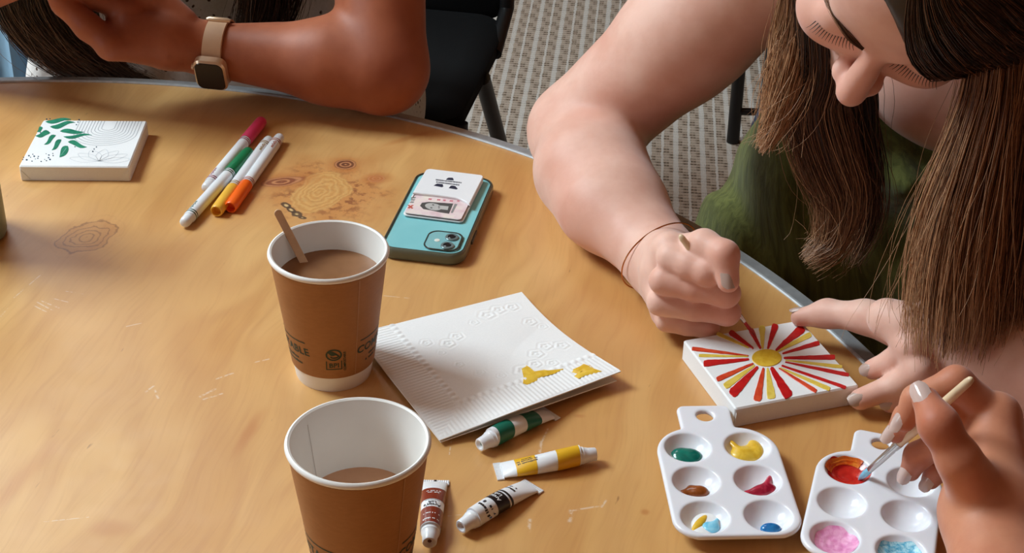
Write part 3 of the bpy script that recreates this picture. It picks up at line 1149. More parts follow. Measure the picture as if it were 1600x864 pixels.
def paint_tube(cap_px, tail_px, label, bands, mat, wide=0.0086, bend=0.0, texts=(), hole=None, crimp_mark=None, dz=0.0, skew=0.0, roll_=0.0, flip=False):
    a, b = at(*cap_px, 0.006), at(*tail_px, 0.003)
    d = b - a
    root = empty('paint_tube', (a[0], a[1], TZ + dz), math.atan2(d[1], d[0]))
    tag(root, label, 'paint tube', 'small tubes of acrylic paint on the table')
    body = MB().add(*tube_loft(0.0125, TUBE_L - 0.005, 20, 0, wide, bend, True)).build('tube_body', M_WHITE, root, sharp=50)
    # crimped tail
    n, vs, fs = 26, [], []
    w = wide + 0.0008
    for i in range(n + 1):
        yv = -w + 2 * w * i / n
        zz = 0.0010 + 0.00035 * (i % 2)
        vs += [(TUBE_L - 0.0055, yv, 0.0003), (TUBE_L - 0.0055, yv, zz + 0.0003), (TUBE_L, yv, zz), (TUBE_L, yv, 0.0002)]
    for i in range(n):
        for k in range(4):
            l = (k + 1) % 4
            fs.append((i * 4 + k, i * 4 + l, i * 4 + 4 + l, i * 4 + 4 + k))
    fs += [(0, 1, 2, 3), (n * 4 + 3, n * 4 + 2, n * 4 + 1, n * 4)]
    MB().add(vs, fs).build('crimp', M_WHITE, root, sharp=20)
    if crimp_mark:
        MB().add([(TUBE_L - 0.0053, -0.001, 0.0017), (TUBE_L - 0.0002, -0.001, 0.0015), (TUBE_L - 0.0002, 0.0008, 0.0015), (TUBE_L - 0.0053, 0.0008, 0.0017)], [(0, 1, 2, 3)]).build('crimp_mark', crimp_mark, root, smooth=False)
    # cap: tapered, with a recessed end
    z0 = 0.0075
    prof = [(0.0, 0.0022), (0.0012, 0.0022), (0.0026, 0.0010), (0.0034, 0.0), (0.0046, 0.0), (0.0050, 0.0006), (0.0054, 0.0060), (0.0062, 0.0095), (0.0066, 0.0100), (0.0066, 0.0128), (0.0, 0.0128)]
    vs, fs = lathe(prof, 32)
    cap = MB().add([(p[2], p[0], p[1] + z0) for p in vs], fs).build('cap', M_WHITE, root, sharp=35)
    vs, fs = lathe([(0.0, 0.0020), (0.0015, 0.0020), (0.0015, 0.0023), (0.0, 0.0023)], 16)
    MB().add([(p[2], p[0], p[1] + z0) for p in vs], fs).build('cap_hole', hole or M_WHITE, cap)
    for bi_, (x0, x1, mt) in enumerate(bands):
        MB().add(*tube_loft(x0, x1, 8, 0.00015, wide, bend, False, skew=skew)).build('label_band', mt, root)
    for (txt, size, x, yy, ang, mt) in texts:
        vs, fs = text_mesh(txt, size, 1.0, True)
        ca, sa = math.cos(ang), math.sin(ang)
        o = []
        for p in vs:
            tx, ty = p[0] * ca - p[1] * sa + x, p[0] * sa + p[1] * ca
            w_, t_, zc = tube_sec(tx, wide)
            be = bend * math.sin(math.pi * (tx - 0.012) / 0.064)
            s_ = min(max((ty + yy) / w_, -0.98), 0.98)
            o.append((tx, (ty + yy) + be, zc + (t_ + 0.00028) * math.sqrt(1 - s_ * s_)))
        MB().add(o, fs).build('lettering', mt, root, smooth=False)
    return root


M_TG = plain('tube_green_label', srgb(14, 104, 84), 0.3, 0.04)
M_TY = plain('tube_yellow_label', srgb(226, 172, 36), 0.3, 0.04)
M_TK = plain('tube_black_label', srgb(26, 22, 24), 0.3, 0.04)
M_TB = plain('tube_brown_label', srgb(126, 46, 26), 0.3, 0.04)
M_TW = plain('tube_white_label', srgb(240, 240, 240), 0.35, 0.01)
PI = math.pi
paint_tube((749, 698), (862, 641), 'green and white paint tube half under the napkin', [(0.0140, 0.0290, M_TG), (0.0420, 0.0570, M_TG)], M_TG, hole=plain('pale_blue_hole', srgb(128, 168, 176), 0.4), skew=0.5)
paint_tube((931, 712), (767, 734), 'yellow and white paint tube lying between the green and the black one', [(0.0135, 0.0310, M_TY), (0.0465, 0.0615, M_TY)], M_TY, 0.0090, 0.0035,
           texts=((14, 0.0019, 0.053, 0.0016, 0.0, M_BLACK), (18, 0.0017, 0.053, -0.0006, 0.0, M_BLACK), (8, 0.0019, 0.053, -0.0026, 0.0, M_BLACK), ("Artist's", 0.0040, 0.023, -0.0062, PI, M_BLACK)))
paint_tube((720, 826), (841, 750), 'white paint tube with a black label band', [(0.0300, 0.0420, M_TK), (0.0435, 0.0455, M_TK)], M_TK,
           texts=((6, 0.0036, 0.0250, -0.0035, PI / 2, M_BLACK), (7, 0.0036, 0.0205, -0.0035, PI / 2, M_BLACK), ("Artist's", 0.0040, 0.0345, 0.001, PI / 2, M_TW), ('Loft', 0.0040, 0.0385, 0.001, PI / 2, M_TW),
                  (7, 0.0026, 0.0520, 0.002, PI / 2, M_BLACK), (5, 0.0026, 0.0555, 0.002, PI / 2, M_BLACK)), hole=M_TW)
paint_tube((671, 851), (681, 738), 'reddish brown paint tube beside the foreground cup', [(0.0130, 0.0300, M_TB), (0.0400, 0.0570, M_TB)], M_TB, 0.0094, 0.0,
           texts=((11, 0.0019, 0.0165, 0, PI / 2, M_TW), (13, 0.0016, 0.0225, 0, PI / 2, M_TW), ("Artist's", 0.0042, 0.0325, 0, PI / 2, M_BLACK), ('Loft', 0.0036, 0.0358, 0, PI / 2, M_BLACK),
                  (12, 0.0017, 0.0520, 0, PI / 2, M_TW), (9, 0.0017, 0.0495, 0, PI / 2, M_TW), ('_____', 0.0042, 0.0372, 0, PI / 2, M_BLACK)),
           hole=plain('brown_hole', srgb(90, 36, 26), 0.4), crimp_mark=M_BLACK)

# ------------------------------------------------------------------ six-well palettes
PH = 0.0138
WELLS = [(sx * 0.0224, sy * 0.0395 - 0.002) for sy in (1, 0, -1) for sx in (-1, 1)]
WR, WD = 0.0174, 0.0100
WS = (WR * WR + WD * WD) / (2 * WD)


def palette_mesh():
    def sd_rr(x, y, cx, cy, w, h, rt, rb):
        r = np.where(y > cy, rt, rb)
        qx, qy = np.abs(x - cx) - w / 2 + r, np.abs(y - cy) - h / 2 + r
        return np.minimum(np.maximum(qx, qy), 0) + np.sqrt(np.maximum(qx, 0) ** 2 + np.maximum(qy, 0) ** 2) - r

    def fn(P):
        x, y, z = P.T
        d2 = sd_rr(x, y, 0, 0, 0.091, 0.124, 0.030, 0.020)
        dt = sd_rr(x, y, -0.003, 0.072, 0.041, 0.036, 0.006, 0.004)
        dt = np.maximum(dt, 0.0064 - np.sqrt((x + 0.003) ** 2 + (y - 0.0765) ** 2))
        d2u = smin(d2, dt, 0.0025)
        ztop = PH - np.clip(0.0011 * np.clip(1 + d2u / 0.0022, 0, 1) ** 2, 0, 1)      # edge rolls over softly
        plate = np.maximum(np.maximum(d2u, z - ztop), (PH - 0.0024 - z))
        skirt = np.maximum(np.maximum(np.abs(d2u + 0.0010) - 0.0010, z - PH + 0.0015), 0.0095 - z)
        d = np.minimum(plate, skirt)
        for wx, wy in WELLS:
            r = np.sqrt((x - wx) ** 2 + (y - wy) ** 2 + (z - (PH + WS - WD)) ** 2)
            d = np.minimum(d, np.maximum(r - WS - 0.0022, z - PH + 0.001))
        for wx, wy in WELLS:
            r = np.sqrt((x - wx) ** 2 + (y - wy) ** 2 + (z - (PH + WS - WD)) ** 2)
            d = -smin(-d, r - WS, 0.0008)
        return d
    b = Body().add([Prim(fn, (-0.048, -0.066, 0), (0.048, 0.094, 0.0148), 0)], 0)
    v, f = b.mesh(0.00095)
    return relax(v, f, 1, 0.4), f


pv, pf = palette_mesh()
M_PAL = plain('white_palette_plastic', srgb(234, 234, 240), 0.22, 0.008, sss=0.08, ssss=0.003)
M_PG = paint_mat('green_acrylic', srgb(0, 96, 84), srgb(12, 122, 104), 0.15)
M_PB = paint_mat('brown_acrylic', srgb(120, 58, 22), srgb(158, 84, 34), 0.2)
M_PM = paint_mat('crimson_acrylic', srgb(138, 10, 40), srgb(190, 50, 74), 0.2)
M_PW = paint_mat('white_acrylic', srgb(238, 238, 236), srgb(248, 248, 248), 0.25)
M_PL = paint_mat('light_blue_acrylic', srgb(96, 188, 222), srgb(150, 214, 236), 0.25)
M_PBL = paint_mat('blue_acrylic', srgb(20, 96, 160), srgb(48, 136, 196), 0.12)
M_PP = paint_mat('pink_acrylic', srgb(222, 132, 184), srgb(242, 178, 212), 0.3, 200)
M_PR = paint_mat('red_orange_acrylic', srgb(170, 16, 20), srgb(206, 46, 34), 0.2, 90)
M_PO = paint_mat('orange_acrylic', srgb(204, 70, 16), srgb(230, 134, 44), 0.2, 90)
M_PT = paint_mat('bubbly_turquoise_acrylic', srgb(70, 168, 204), srgb(186, 228, 238), 0.25, 320)


def well_floor(x, y, w):
    r2 = (x - w[0]) ** 2 + (y - w[1]) ** 2
    return PH + WS - WD - math.sqrt(max(WS * WS - r2, 0))


def blob(w, parts, mat, root, name='paint', h=0.00045):
    """paint lying in a well: balls (dx, dy, rise, rx, ry, rz) clipped to the bowl by resting on its floor"""
    pr = []
    for (dx, dy, up, rx, ry, rz, ang) in parts:
        R = np.array([[math.cos(ang), math.sin(ang), 0], [-math.sin(ang), math.cos(ang), 0], [0, 0, 1]])
        dy += 0.0025
        z = well_floor(w[0] + dx, w[1] + dy, w) + up * 1.8
        rx, ry, rz = rx * 1.22, ry * 1.22, rz * 1.55
        pr.append(ball((w[0] + dx, w[1] + dy, z), (rx, ry, rz), 0.003, R))
    v, f = Body().add(pr, 0).mesh(h)
    return mesh_obj(name, v, f, mat, root)


def film(w, r0, r1, mat, root, name='paint', lift=0.0003, wob=0.15, seed=0, cx=0, cy=0, a0=0, a1=360, depth=0.0):
    """thin film of paint spread over the bowl"""
    rg = np.random.default_rng(seed)
    ph = rg.uniform(0, 6.28, 4)
    n, m = 48, 10
    vs, fs = [], []
    full = (a1 - a0) >= 360
    for i in range(n + (0 if full else 1)):
        a = math.radians(a0 + (a1 - a0) * i / n)
        ed = 1 + wob * (math.sin(3 * a + ph[0]) * 0.5 + math.sin(5 * a + ph[1]) * 0.3 + math.sin(9 * a + ph[2]) * 0.2)
        for j in range(m + 1):
            r = r0 + (r1 * ed - r0) * j / m
            x, y = w[0] + cx + r * math.cos(a), w[1] + cy + r * math.sin(a)
            e = math.sin(math.pi * min(j / m, 1))
            z = well_floor(x, y, w) + lift + depth * (1 - (j / m) ** 2) + 0.00035 * math.sin(2 * a + 16 * j / m + ph[3]) * e
            vs.append((x, y, min(z, PH - 0.0002)))
    N = n if full else n
    k = m + 1
    for i in range(N):
        ii = (i + 1) % n if full else i + 1
        for j in range(m):
            fs.append((i * k + j, ii * k + j, ii * k + j + 1, i * k + j + 1))
    return MB().add(vs, fs).build(name, mat, root, sharp=80)


def palette(loc, rz, label, rx=0.0):
    root = empty('paint_palette', (loc[0], loc[1], TZ + 0.0003), rz)
    tag(root, label, 'palette', 'white plastic six-well paint palettes')
    o = mesh_obj('tray', pv, pf, M_PAL, root) if 'tray_mesh' not in MATS else bpy.data.objects.new('tray', MATS['tray_mesh'])
    if 'tray_mesh' in MATS:
        COL.objects.link(o)
        o.parent = root
    MATS['tray_mesh'] = o.data
    return root


p1 = palette((0.1585, 0.8785), math.radians(4), 'white six-well palette with green, yellow, brown and crimson paint')
W = WELLS
tag(blob(W[0], [(-0.002, -0.004, 0.001, 0.0085, 0.0075, 0.0030, 0), (0.004, -0.005, 0.001, 0.006, 0.006, 0.0028, 0.3), (-0.005, -0.002, 0.001, 0.005, 0.004, 0.0025, 0)], M_PG, p1), 'dark green paint')
tag(blob(W[1], [(0.001, -0.002, 0.001, 0.0105, 0.0075, 0.0028, 0.15), (0.008, 0.004, 0.0005, 0.004, 0.007, 0.002, 0.2), (-0.009, 0.006, 0.0005, 0.002, 0.006, 0.0012, 0.5), (-0.004, -0.004, 0.001, 0.007, 0.006, 0.003, 0)], M_PY, p1), 'yellow paint')
tag(blob(W[2], [(0.002, -0.007, 0.001, 0.006, 0.005, 0.0032, 0), (-0.003, -0.003, 0.001, 0.003, 0.0035, 0.002, 0), (-0.007, -0.007, 0.0005, 0.005, 0.003, 0.0014, 0.2)], M_PB, p1), 'brown paint')
tag(blob(W[3], [(0.004, -0.006, 0.001, 0.0075, 0.005, 0.0025, 0.3), (0.009, 0.001, 0.0008, 0.0022, 0.009, 0.0018, -0.45), (-0.005, -0.008, 0.0005, 0.006, 0.0025, 0.0012, 0.1), (0.010, -0.006, 0.0005, 0.003, 0.003, 0.0015, 0)], M_PM, p1), 'crimson paint')
tag(blob(W[4], [(0.003, 0.000, 0.0008, 0.009, 0.012, 0.0016, -0.6), (-0.003, -0.010, 0.0006, 0.006, 0.003, 0.0012, 0)], M_PW, p1), 'white paint')
tag(blob(W[4], [(-0.003, -0.002, 0.0016, 0.0028, 0.009, 0.0015, -0.62)], M_PY, p1), 'yellow streak in the white paint')
tag(blob(W[4], [(0.004, -0.007, 0.0018, 0.0050, 0.0045, 0.0014, -0.4), (0.008, -0.003, 0.0012, 0.0015, 0.005, 0.0012, -0.4)], M_PL, p1), 'light blue paint')
tag(blob(W[5], [(0.001, -0.009, 0.0012, 0.0060, 0.0040, 0.0024, 0)], M_PBL, p1), 'glossy blue paint')
p2 = palette((0.2600, 0.8510), math.radians(-16.5), 'white six-well palette with red, pink and turquoise paint, under the foreground hand')
tag(film(W[0], 0.0, 0.0158, M_PR, p2, seed=3, depth=0.0012, wob=0.10), 'red paint smeared over the well')
tag(film(W[0], 0.0115, 0.0162, M_PO, p2, seed=5, lift=0.0012, wob=0.05, a0=55, a1=190), 'orange smear at the rim of the red paint')
tag(film(W[4], 0.0, 0.0150, M_PP, p2, seed=8, depth=0.0022, wob=0.08, cx=0.001), 'pale pink paint')
tag(film(W[5], 0.0, 0.0150, M_PT, p2, seed=9, depth=0.0022, wob=0.10), 'bubbly turquoise paint')

# ------------------------------------------------------------------ painted canvases
def canvas_block(name, ctr, ang, w, h, th, label, group):
    root = empty(name, (ctr[0], ctr[1], TZ), ang)
    tag(root, label, 'canvas', group)
    o = MB().add(*prism(rrect(w, h, 0.0022, 4), 0.0004, th, 0.0012)).build('canvas_wrap', M_CANVAS, root, sharp=30)
    # folded cloth at the corners
    for sx, sy in ((1, -1), (-1, -1)):
        x = sx * (w / 2 - 0.010)
        MB().add([(x, -h / 2 - 0.0004, 0.0006), (x + sx * 0.009, -h / 2 - 0.0005, 0.0006), (x + sx * 0.009, -h / 2 - 0.0006, th - 0.004), (x, -h / 2 - 0.0001, 0.0006), (x + sx * 0.009, -h / 2 + 0.0001, 0.0006), (x + sx * 0.009, -h / 2 + 0.0001, th - 0.004)],
                 [(0, 1, 2), (3, 5, 4), (0, 3, 4, 1), (1, 4, 5, 2), (2, 5, 3, 0)]).build('corner_fold', M_CANVAS, root, smooth=False)
    return root


def canvas_local(root, th):
    c, s_ = math.cos(root.rotation_euler[2]), math.sin(root.rotation_euler[2])
    L0 = np.array(root.location)

    def f(px, py):
        p = at(px, py, th) - L0
        return (c * p[0] + s_ * p[1], -s_ * p[0] + c * p[1])
    return f


SUN_TH = 0.018
sun = canvas_block('small_canvas', (0.2077, 1.0228), 0.336, 0.107, 0.0986, SUN_TH, 'small canvas painted with a yellow sun and red rays', 'small square canvases')
sl_ = canvas_local(sun, SUN_TH)
M_RED = paint_mat('red_ray_paint', srgb(186, 16, 24), srgb(206, 34, 30), 0.35)
M_ORED = paint_mat('orange_red_ray_paint', srgb(206, 52, 30), srgb(224, 84, 48), 0.35)
M_YEL = paint_mat('yellow_ray_paint', srgb(224, 190, 70), srgb(236, 208, 98), 0.35)


def stroke(fn, a, b, w0, w1, th, mat, root, name, seed, hgt=0.0004):
    """flat brush stroke from a to b given in zoom pixels"""
    rg = np.random.default_rng(seed)
    a, b = np.array(a, float), np.array(b, float)
    d = nrm(b - a)
    nn_ = np.array([-d[1], d[0]])
    n = 12
    lft, rgt = [], []
    for i in range(n + 1):
        u = i / n
        w = (w0 + (w1 - w0) * u ** 0.9) / 2
        if u > 0.93:
            w *= 0.82
        j1, j2 = rg.normal(0, 0.05, 2)
        p = a + (b - a) * u
        lft.append(p + nn_ * w * (1 + j1))
        rgt.append(p - nn_ * w * (1 + j2))
    tip = [b + d * w1 * 0.10 + nn_ * w1 * q for q in (0.22, -0.05, -0.25)]
    tail = [a - d * w0 * 0.3]
    out = lft + tip + rgt[::-1] + tail
    pts = [fn(1040 + p[0] / 4.32, 460 + p[1] / 4.32) for p in out]
    return MB().add(*prism(pts, th - 0.0003, th + hgt, 0.00015)).build(name, mat, root, sharp=40)


reds = [((640, 365), (575, 238), 14, 36), ((590, 365), (435, 254), 12, 40), ((690, 365), (742, 206), 14, 48), ((745, 378), (925, 228), 16, 60), ((790, 400), (1034, 328), 10, 34), ((800, 430), (1140, 425), 14, 36),
        ((808, 458), (1235, 545), 8, 28), ((785, 482), (1215, 630), 12, 24), ((765, 500), (1015, 655), 8, 30), ((715, 498), (830, 690), 26, 70), ((660, 500), (618, 715), 16, 60), ((620, 492), (448, 675), 18, 72),
        ((590, 468), (348, 575), 12, 38), ((560, 440), (260, 468), 14, 44), ((558, 415), (180, 367), 6, 28)]
yels = [((655, 365), (650, 216), 14, 46), ((560, 360), (348, 264), 10, 26), ((750, 388), (978, 270), 12, 40), ((810, 445), (1190, 490), 8, 26), ((775, 497), (1106, 640), 8, 32), ((688, 500), (715, 700), 14, 64), ((600, 480), (402, 622), 12, 50), ((555, 420), (226, 413), 8, 22)]
for i, (a, b, w0, w1) in enumerate(reds):
    stroke(sl_, a, b, w0, w1, SUN_TH, M_ORED if i in (8, 10, 12, 14) else M_RED, sun, 'painted_ray', i, 0.0005)
for i, (a, b, w0, w1) in enumerate(yels):
    stroke(sl_, a, b, w0, w1, SUN_TH, M_YEL, sun, 'painted_ray', 40 + i, 0.00035)
pts = [sl_(1040 + (682 + 100 * math.cos(q)) / 4.32, 460 + (430 + 58 * math.sin(q)) / 4.32) for q in np.linspace(0, 2 * PI, 40, endpoint=False)]
tag(MB().add(*prism(pts, SUN_TH - 0.0003, SUN_TH + 0.0006, 0.0002)).build('painted_disc', M_PY, sun, sharp=40), 'yellow sun disc')

LEAF_TH = 0.016
lf = canvas_block('small_canvas', (-0.4303, 1.3827), 0.040, 0.106, 0.1027, LEAF_TH, 'small canvas with green leaves and fine grey line drawings', 'small square canvases')
ll_ = canvas_local(lf, LEAF_TH)


def z2(p):
    return ll_(p[0] / 5.76, 150 + p[1] / 5.76)


M_LEAF = paint_mat('leaf_green_paint', srgb(22, 116, 88), srgb(40, 142, 108), 0.5)
M_LEAFV = plain('pale_leaf_vein', srgb(130, 190, 168), 0.5)
leaves = [((408, 232), (640, 211), 36, 0.06), ((450, 277), (677, 240), 40, 0.10), ((540, 318), (757, 325), 40, -0.05), ((572, 367), (828, 354), 28, 0.08), ((612, 414), (782, 460), 42, -0.10),
          ((612, 452), (536, 552), 66, 0.05), ((552, 393), (466, 488), 42, 0.12), ((502, 354), (396, 438), 38, 0.14), ((452, 332), (318, 358), 46, 0.14), ((384, 284), (334, 322), 34, 0.2)]
for i, (a, b, w, cv) in enumerate(leaves):
    a, b = np.array(a, float), np.array(b, float)
    d = b - a
    nn_ = np.array([-d[1], d[0]]) / np.linalg.norm(d)
    L_ = np.linalg.norm(d)
    up_, dn = [], []
    for k in range(11):
        u = k / 10
        ww = w * 0.5 * (math.sin(PI * u ** 0.75)) ** 0.9 if 0 < u < 1 else 0
        m_ = a + d * u + nn_ * cv * L_ * math.sin(PI * 2 * u) * 0.5
        up_.append(m_ + nn_ * ww)
        dn.append(m_ - nn_ * ww)
    pts = [z2(p) for p in up_ + dn[1:-1][::-1]]
    o = MB().add(*prism(pts, LEAF_TH - 0.0003, LEAF_TH + 0.0003)).build('painted_leaf', M_LEAF, lf, smooth=False)
    if i == 5:
        q = [a + d * u + nn_ * s_ for u, s_ in ((0.2, -2), (0.85, -1), (0.85, 1), (0.2, 3))]
        MB().add(*prism([z2(p) for p in q], LEAF_TH, LEAF_TH + 0.0004)).build('leaf_vein', M_LEAFV, o, smooth=False)
M_DOT = plain('dark_blue_dot', srgb(28, 62, 84), 0.5)
dots = [(420, 208, 7), (450, 205, 5), (712, 214, 7), (702, 236, 6), (688, 259, 6), (868, 459, 6), (847, 478, 6), (835, 500, 7), (675, 457, 6), (725, 465, 6), (415, 312, 6), (365, 330, 6),
        (212, 552, 5), (205, 572, 5), (240, 575, 9), (260, 538, 8), (275, 552, 5), (295, 525, 5), (308, 543, 8), (318, 567, 4), (345, 545, 6), (340, 561, 6), (288, 587, 6), (370, 590, 6), (402, 572, 4), (418, 583, 6), (415, 520, 4),
        (440, 532, 7), (437, 556, 7), (450, 572, 8), (475, 518, 5), (478, 537, 6)]
for (x, y, r) in dots:
    pts = [z2((x + r * 1.05 * math.cos(q), y + r * 0.75 * math.sin(q))) for q in np.linspace(0, 2 * PI, 10, endpoint=False)]
    MB().add(*prism(pts, LEAF_TH - 0.0002, LEAF_TH + 0.0002)).build('painted_dot', M_DOT, lf, smooth=False)


def ribbon(pts, w, z):
    pts = [np.array(p, float) for p in pts]
    vs, fs = [], []
    n = len(pts)
    for i, p in enumerate(pts):
        d = nrm(pts[min(i + 1, n - 1)] - pts[max(i - 1, 0)])
        q = np.array([-d[1], d[0]]) * w / 2
        vs += [(p[0] + q[0], p[1] + q[1], z), (p[0] - q[0], p[1] - q[1], z)]
    for i in range(n - 1):
        fs.append((2 * i, 2 * i + 1, 2 * i + 3, 2 * i + 2))
    return vs, fs


for k in range(9):
    w, bot = 0.0065 + 0.0031 * k, 0.0285 - 0.0043 * k
    cx = 0.0165
    pts = [(cx - w, 0.050)] + [(cx - w * math.cos(q), bot + w * 0.8 - w * 0.8 * math.sin(q)) for q in np.linspace(0, PI, 19)] + [(cx + w, 0.050)]
    pts = [(min(p[0], 0.0515), p[1]) for p in pts]
    MB().add(*ribbon(pts, 0.0005, LEAF_TH + 0.00012)).build('arch_line', M_GREYLINE, lf, smooth=False)
M_FAINT = plain('faint_grey_line', srgb(196, 200, 206), 0.7)
for k in range(7):
    a = math.radians(10 + 26 * k)
    c0 = np.array([0.022, -0.040])
    tip = c0 + 0.034 * np.array([math.cos(a) * 0.9, math.sin(a) * 0.75])
    sd_ = np.array([-math.sin(a), math.cos(a)]) * 0.006
    pts = catmull([c0, (c0 + tip) / 2 + sd_, tip, (c0 + tip) / 2 - sd_, c0], 24)
    pts = np.clip(pts, -0.0505, 0.0505)
    MB().add(*ribbon(pts, 0.0004, LEAF_TH + 0.00012)).build('petal_line', M_FAINT, lf, smooth=False)

# ------------------------------------------------------------------ felt markers
def marker(back_px, cap_px, col, label, txt=True, flip_stripe=False):
    a, b = at(*back_px, 0.006), at(*cap_px, 0.006)
    d = b - a
    L_ = float(np.linalg.norm(d))
    root = empty('felt_marker', (a[0], a[1], TZ), math.atan2(d[1], d[0]))
    tag(root, label, 'marker', 'felt markers lying side by side')
    mcol = plain('marker_' + label.split()[0], srgb(*col), 0.35, 0.03)
    dk = tuple(int(c * 0.62) for c in col)
    mink = plain('marker_ink_' + label.split()[0], srgb(*dk), 0.5)
    zc = 0.0064
    cl = 0.047

    def ax(prof, seg=32, cap=True):
        vs, fs = lathe(prof, seg, cap)
        return [(p[2], p[0], p[1] + zc) for p in vs], fs
    MB().add(*ax([(0.0, 0.0), (0.0030, 0.0002), (0.0047, 0.0016), (0.0052, 0.0042), (0.0052, 0.0120), (0.0, 0.0121)])).build('end_plug', M_WHITE, root, sharp=40)
    bar = MB().add(*ax([(0.0, 0.0118), (0.0056, 0.0118), (0.0058, 0.0124), (0.0058, L_ - cl - 0.001), (0.0, L_ - cl - 0.001)])).build('barrel', M_WHITE, root, sharp=40)
    MB().add(*ax([(0.0, L_ - cl), (0.0060, L_ - cl), (0.0064, L_ - cl + 0.0008), (0.0062, L_ - 0.004), (0.0058, L_ - 0.0006), (0.0054, L_), (0.0044, L_), (0.0042, L_ - 0.006), (0.0, L_ - 0.006)])).build('cap', mcol, root, sharp=40)
    for x in (L_ - cl - 0.0040, L_ - cl - 0.0068, 0.0145, 0.0175):
        MB().add(*ax([(0.00585, x), (0.00592, x + 0.0001), (0.00592, x + 0.0014), (0.00585, x + 0.0015)], 32, False)).build('stripe', mink, bar)
    if txt:
        for q, x0 in ((8, 0.028),):
            vs, fs = text_mesh(q, 0.0040, 1.0, True)
            o = []
            for p in vs:
                ang = math.radians(118) - p[0] / 0.0059
                ang = math.radians(90) + (-p[1]) / 0.0059 * 1.0 - math.radians(-22)
                o.append((x0 + p[0] * 0.9, 0.00594 * math.cos(ang) * -1.0, zc + 0.00594 * math.sin(ang)))
            MB().add(o, fs).build('lettering', mink, bar, smooth=False)
    return root


marker((321, 296), (409, 190), (222, 60, 104), 'pink capped white felt marker lying left of the green one')
marker((287, 350), (389, 238), (10, 116, 70), 'green capped white felt marker between the pink and the yellow one')
marker((421, 218), (338, 331), (244, 186, 66), 'yellow capped white felt marker between green and orange')
marker((438, 214), (360, 325), (250, 104, 24), 'orange capped white felt marker, the rightmost of the four')

# ------------------------------------------------------------------ phone with card wallet
PHC, PHA = (-0.0698, 1.2674), -0.1705
phone = empty('smartphone', (PHC[0], PHC[1], TZ), PHA)
tag(phone, 'teal smartphone lying face down in a clear grey case', 'smartphone')
M_TEAL = NT('teal_glass')
_nz = M_TEAL.noise(M_TEAL.coords(), 30, 2)
M_TEAL.set(color=M_TEAL.mix(_nz, srgb(128, 198, 204), srgb(146, 212, 216)), rough=0.12, spec=0.6)
M_TEAL = M_TEAL.m
M_CASE = NT('clear_grey_rubber')
M_CASE.set(color=srgb(112, 116, 100), rough=0.2, trans=0.25, ior=1.45, spec=0.5)
M_CASE = M_CASE.m
M_CASED = plain('dark_case_edge', srgb(58, 56, 46), 0.25)
PW, PLn, PT_ = 0.0785, 0.153, 0.0120
ph_in = rrect(PW - 0.005, PLn - 0.005, 0.0125, 8)
ph_out = rrect(PW, PLn, 0.0145, 8)
n = len(ph_out)
rings_ = [[(x, y, 0.0010) for x, y in rrect(PW - 0.003, PLn - 0.003, 0.0135, 8)], [(x, y, 0.0035) for x, y in ph_out], [(x, y, PT_ - 0.0022) for x, y in ph_out],
          [(x, y, PT_ - 0.0002) for x, y in rrect(PW - 0.0018, PLn - 0.0018, 0.0138, 8)], [(x, y, PT_ + 0.0004) for x, y in rrect(PW - 0.0034, PLn - 0.0034, 0.0132, 8)], [(x, y, PT_ - 0.0008) for x, y in ph_in]]
vs = [p for r in rings_ for p in r]
fs = [(k * n + i, k * n + (i + 1) % n, (k + 1) * n + (i + 1) % n, (k + 1) * n + i) for k in range(5) for i in range(n)] + [tuple(reversed(range(n)))]
MB().add(vs, fs).build('case', M_CASE, phone, sharp=50)
MB().add(*prism(rrect(PW - 0.0052, PLn - 0.0052, 0.0124, 8), 0.0025, PT_ - 0.0008, 0.0004)).build('back_glass', M_TEAL, phone, sharp=40)
MB().add(*tube([(x, y, PT_ - 0.0002) for x, y in ph_in + ph_in[:1]], 0.0006, 6, False)).build('case_lip', M_CASED, phone)
bt = MB().add(*prism(rrect(0.0022, 0.022, 0.0008, 3, PW / 2 + 0.0002, -0.030), 0.0045, 0.0078, 0.0004))
bt.build('side_button', M_CASED, phone, sharp=40)
phl = canvas_local(phone, PT_)
# camera island
cxy = phl(693, 377)
isl = MB().add(*prism(rrect(0.0300, 0.0310, 0.0085, 8, *cxy), PT_ - 0.001, PT_ + 0.0008, 0.0004)).build('camera_island', plain('island_glass', srgb(132, 186, 190), 0.25, 0.02), phone, sharp=40)
rr = rrect(0.0318, 0.0328, 0.0090, 8, *cxy)
MB().add(*tube([(x, y, PT_ + 0.0004) for x, y in rr + rr[:1]], 0.0007, 6, False)).build('island_rim', M_CASED, isl)
M_LENS = plain('lens_black', srgb(26, 30, 34), 0.08)
M_RING = plain('lens_ring', srgb(128, 148, 150), 0.3, metal=0.5)
for px, py in ((706, 373), (699, 386)):
    c = phl(px, py)
    vs, fs = lathe([(0.0, 0.0018), (0.0038, 0.0018), (0.0038, 0.0024), (0.0056, 0.0024), (0.0062, 0.0018), (0.0062, 0.0)], 28)
    rg_ = MB().add([(p[0] + c[0], p[1] + c[1], p[2] + PT_) for p in vs], fs).build('lens_ring', M_RING, isl, sharp=40)
    vs, fs = lathe([(0.0, 0.0024), (0.0024, 0.0022), (0.0038, 0.0019)], 24, False)
    MB().add([(p[0] + c[0], p[1] + c[1], p[2] + PT_) for p in vs], fs).build('lens', M_LENS, isl)
c = phl(683, 376.5)
vs, fs = lathe([(0.0, 0.0012), (0.0024, 0.0011), (0.0028, 0.0006)], 20, False)
MB().add([(p[0] + c[0], p[1] + c[1], p[2] + PT_) for p in vs], fs).build('flash', plain('flash_cream', srgb(226, 228, 220), 0.3), isl)

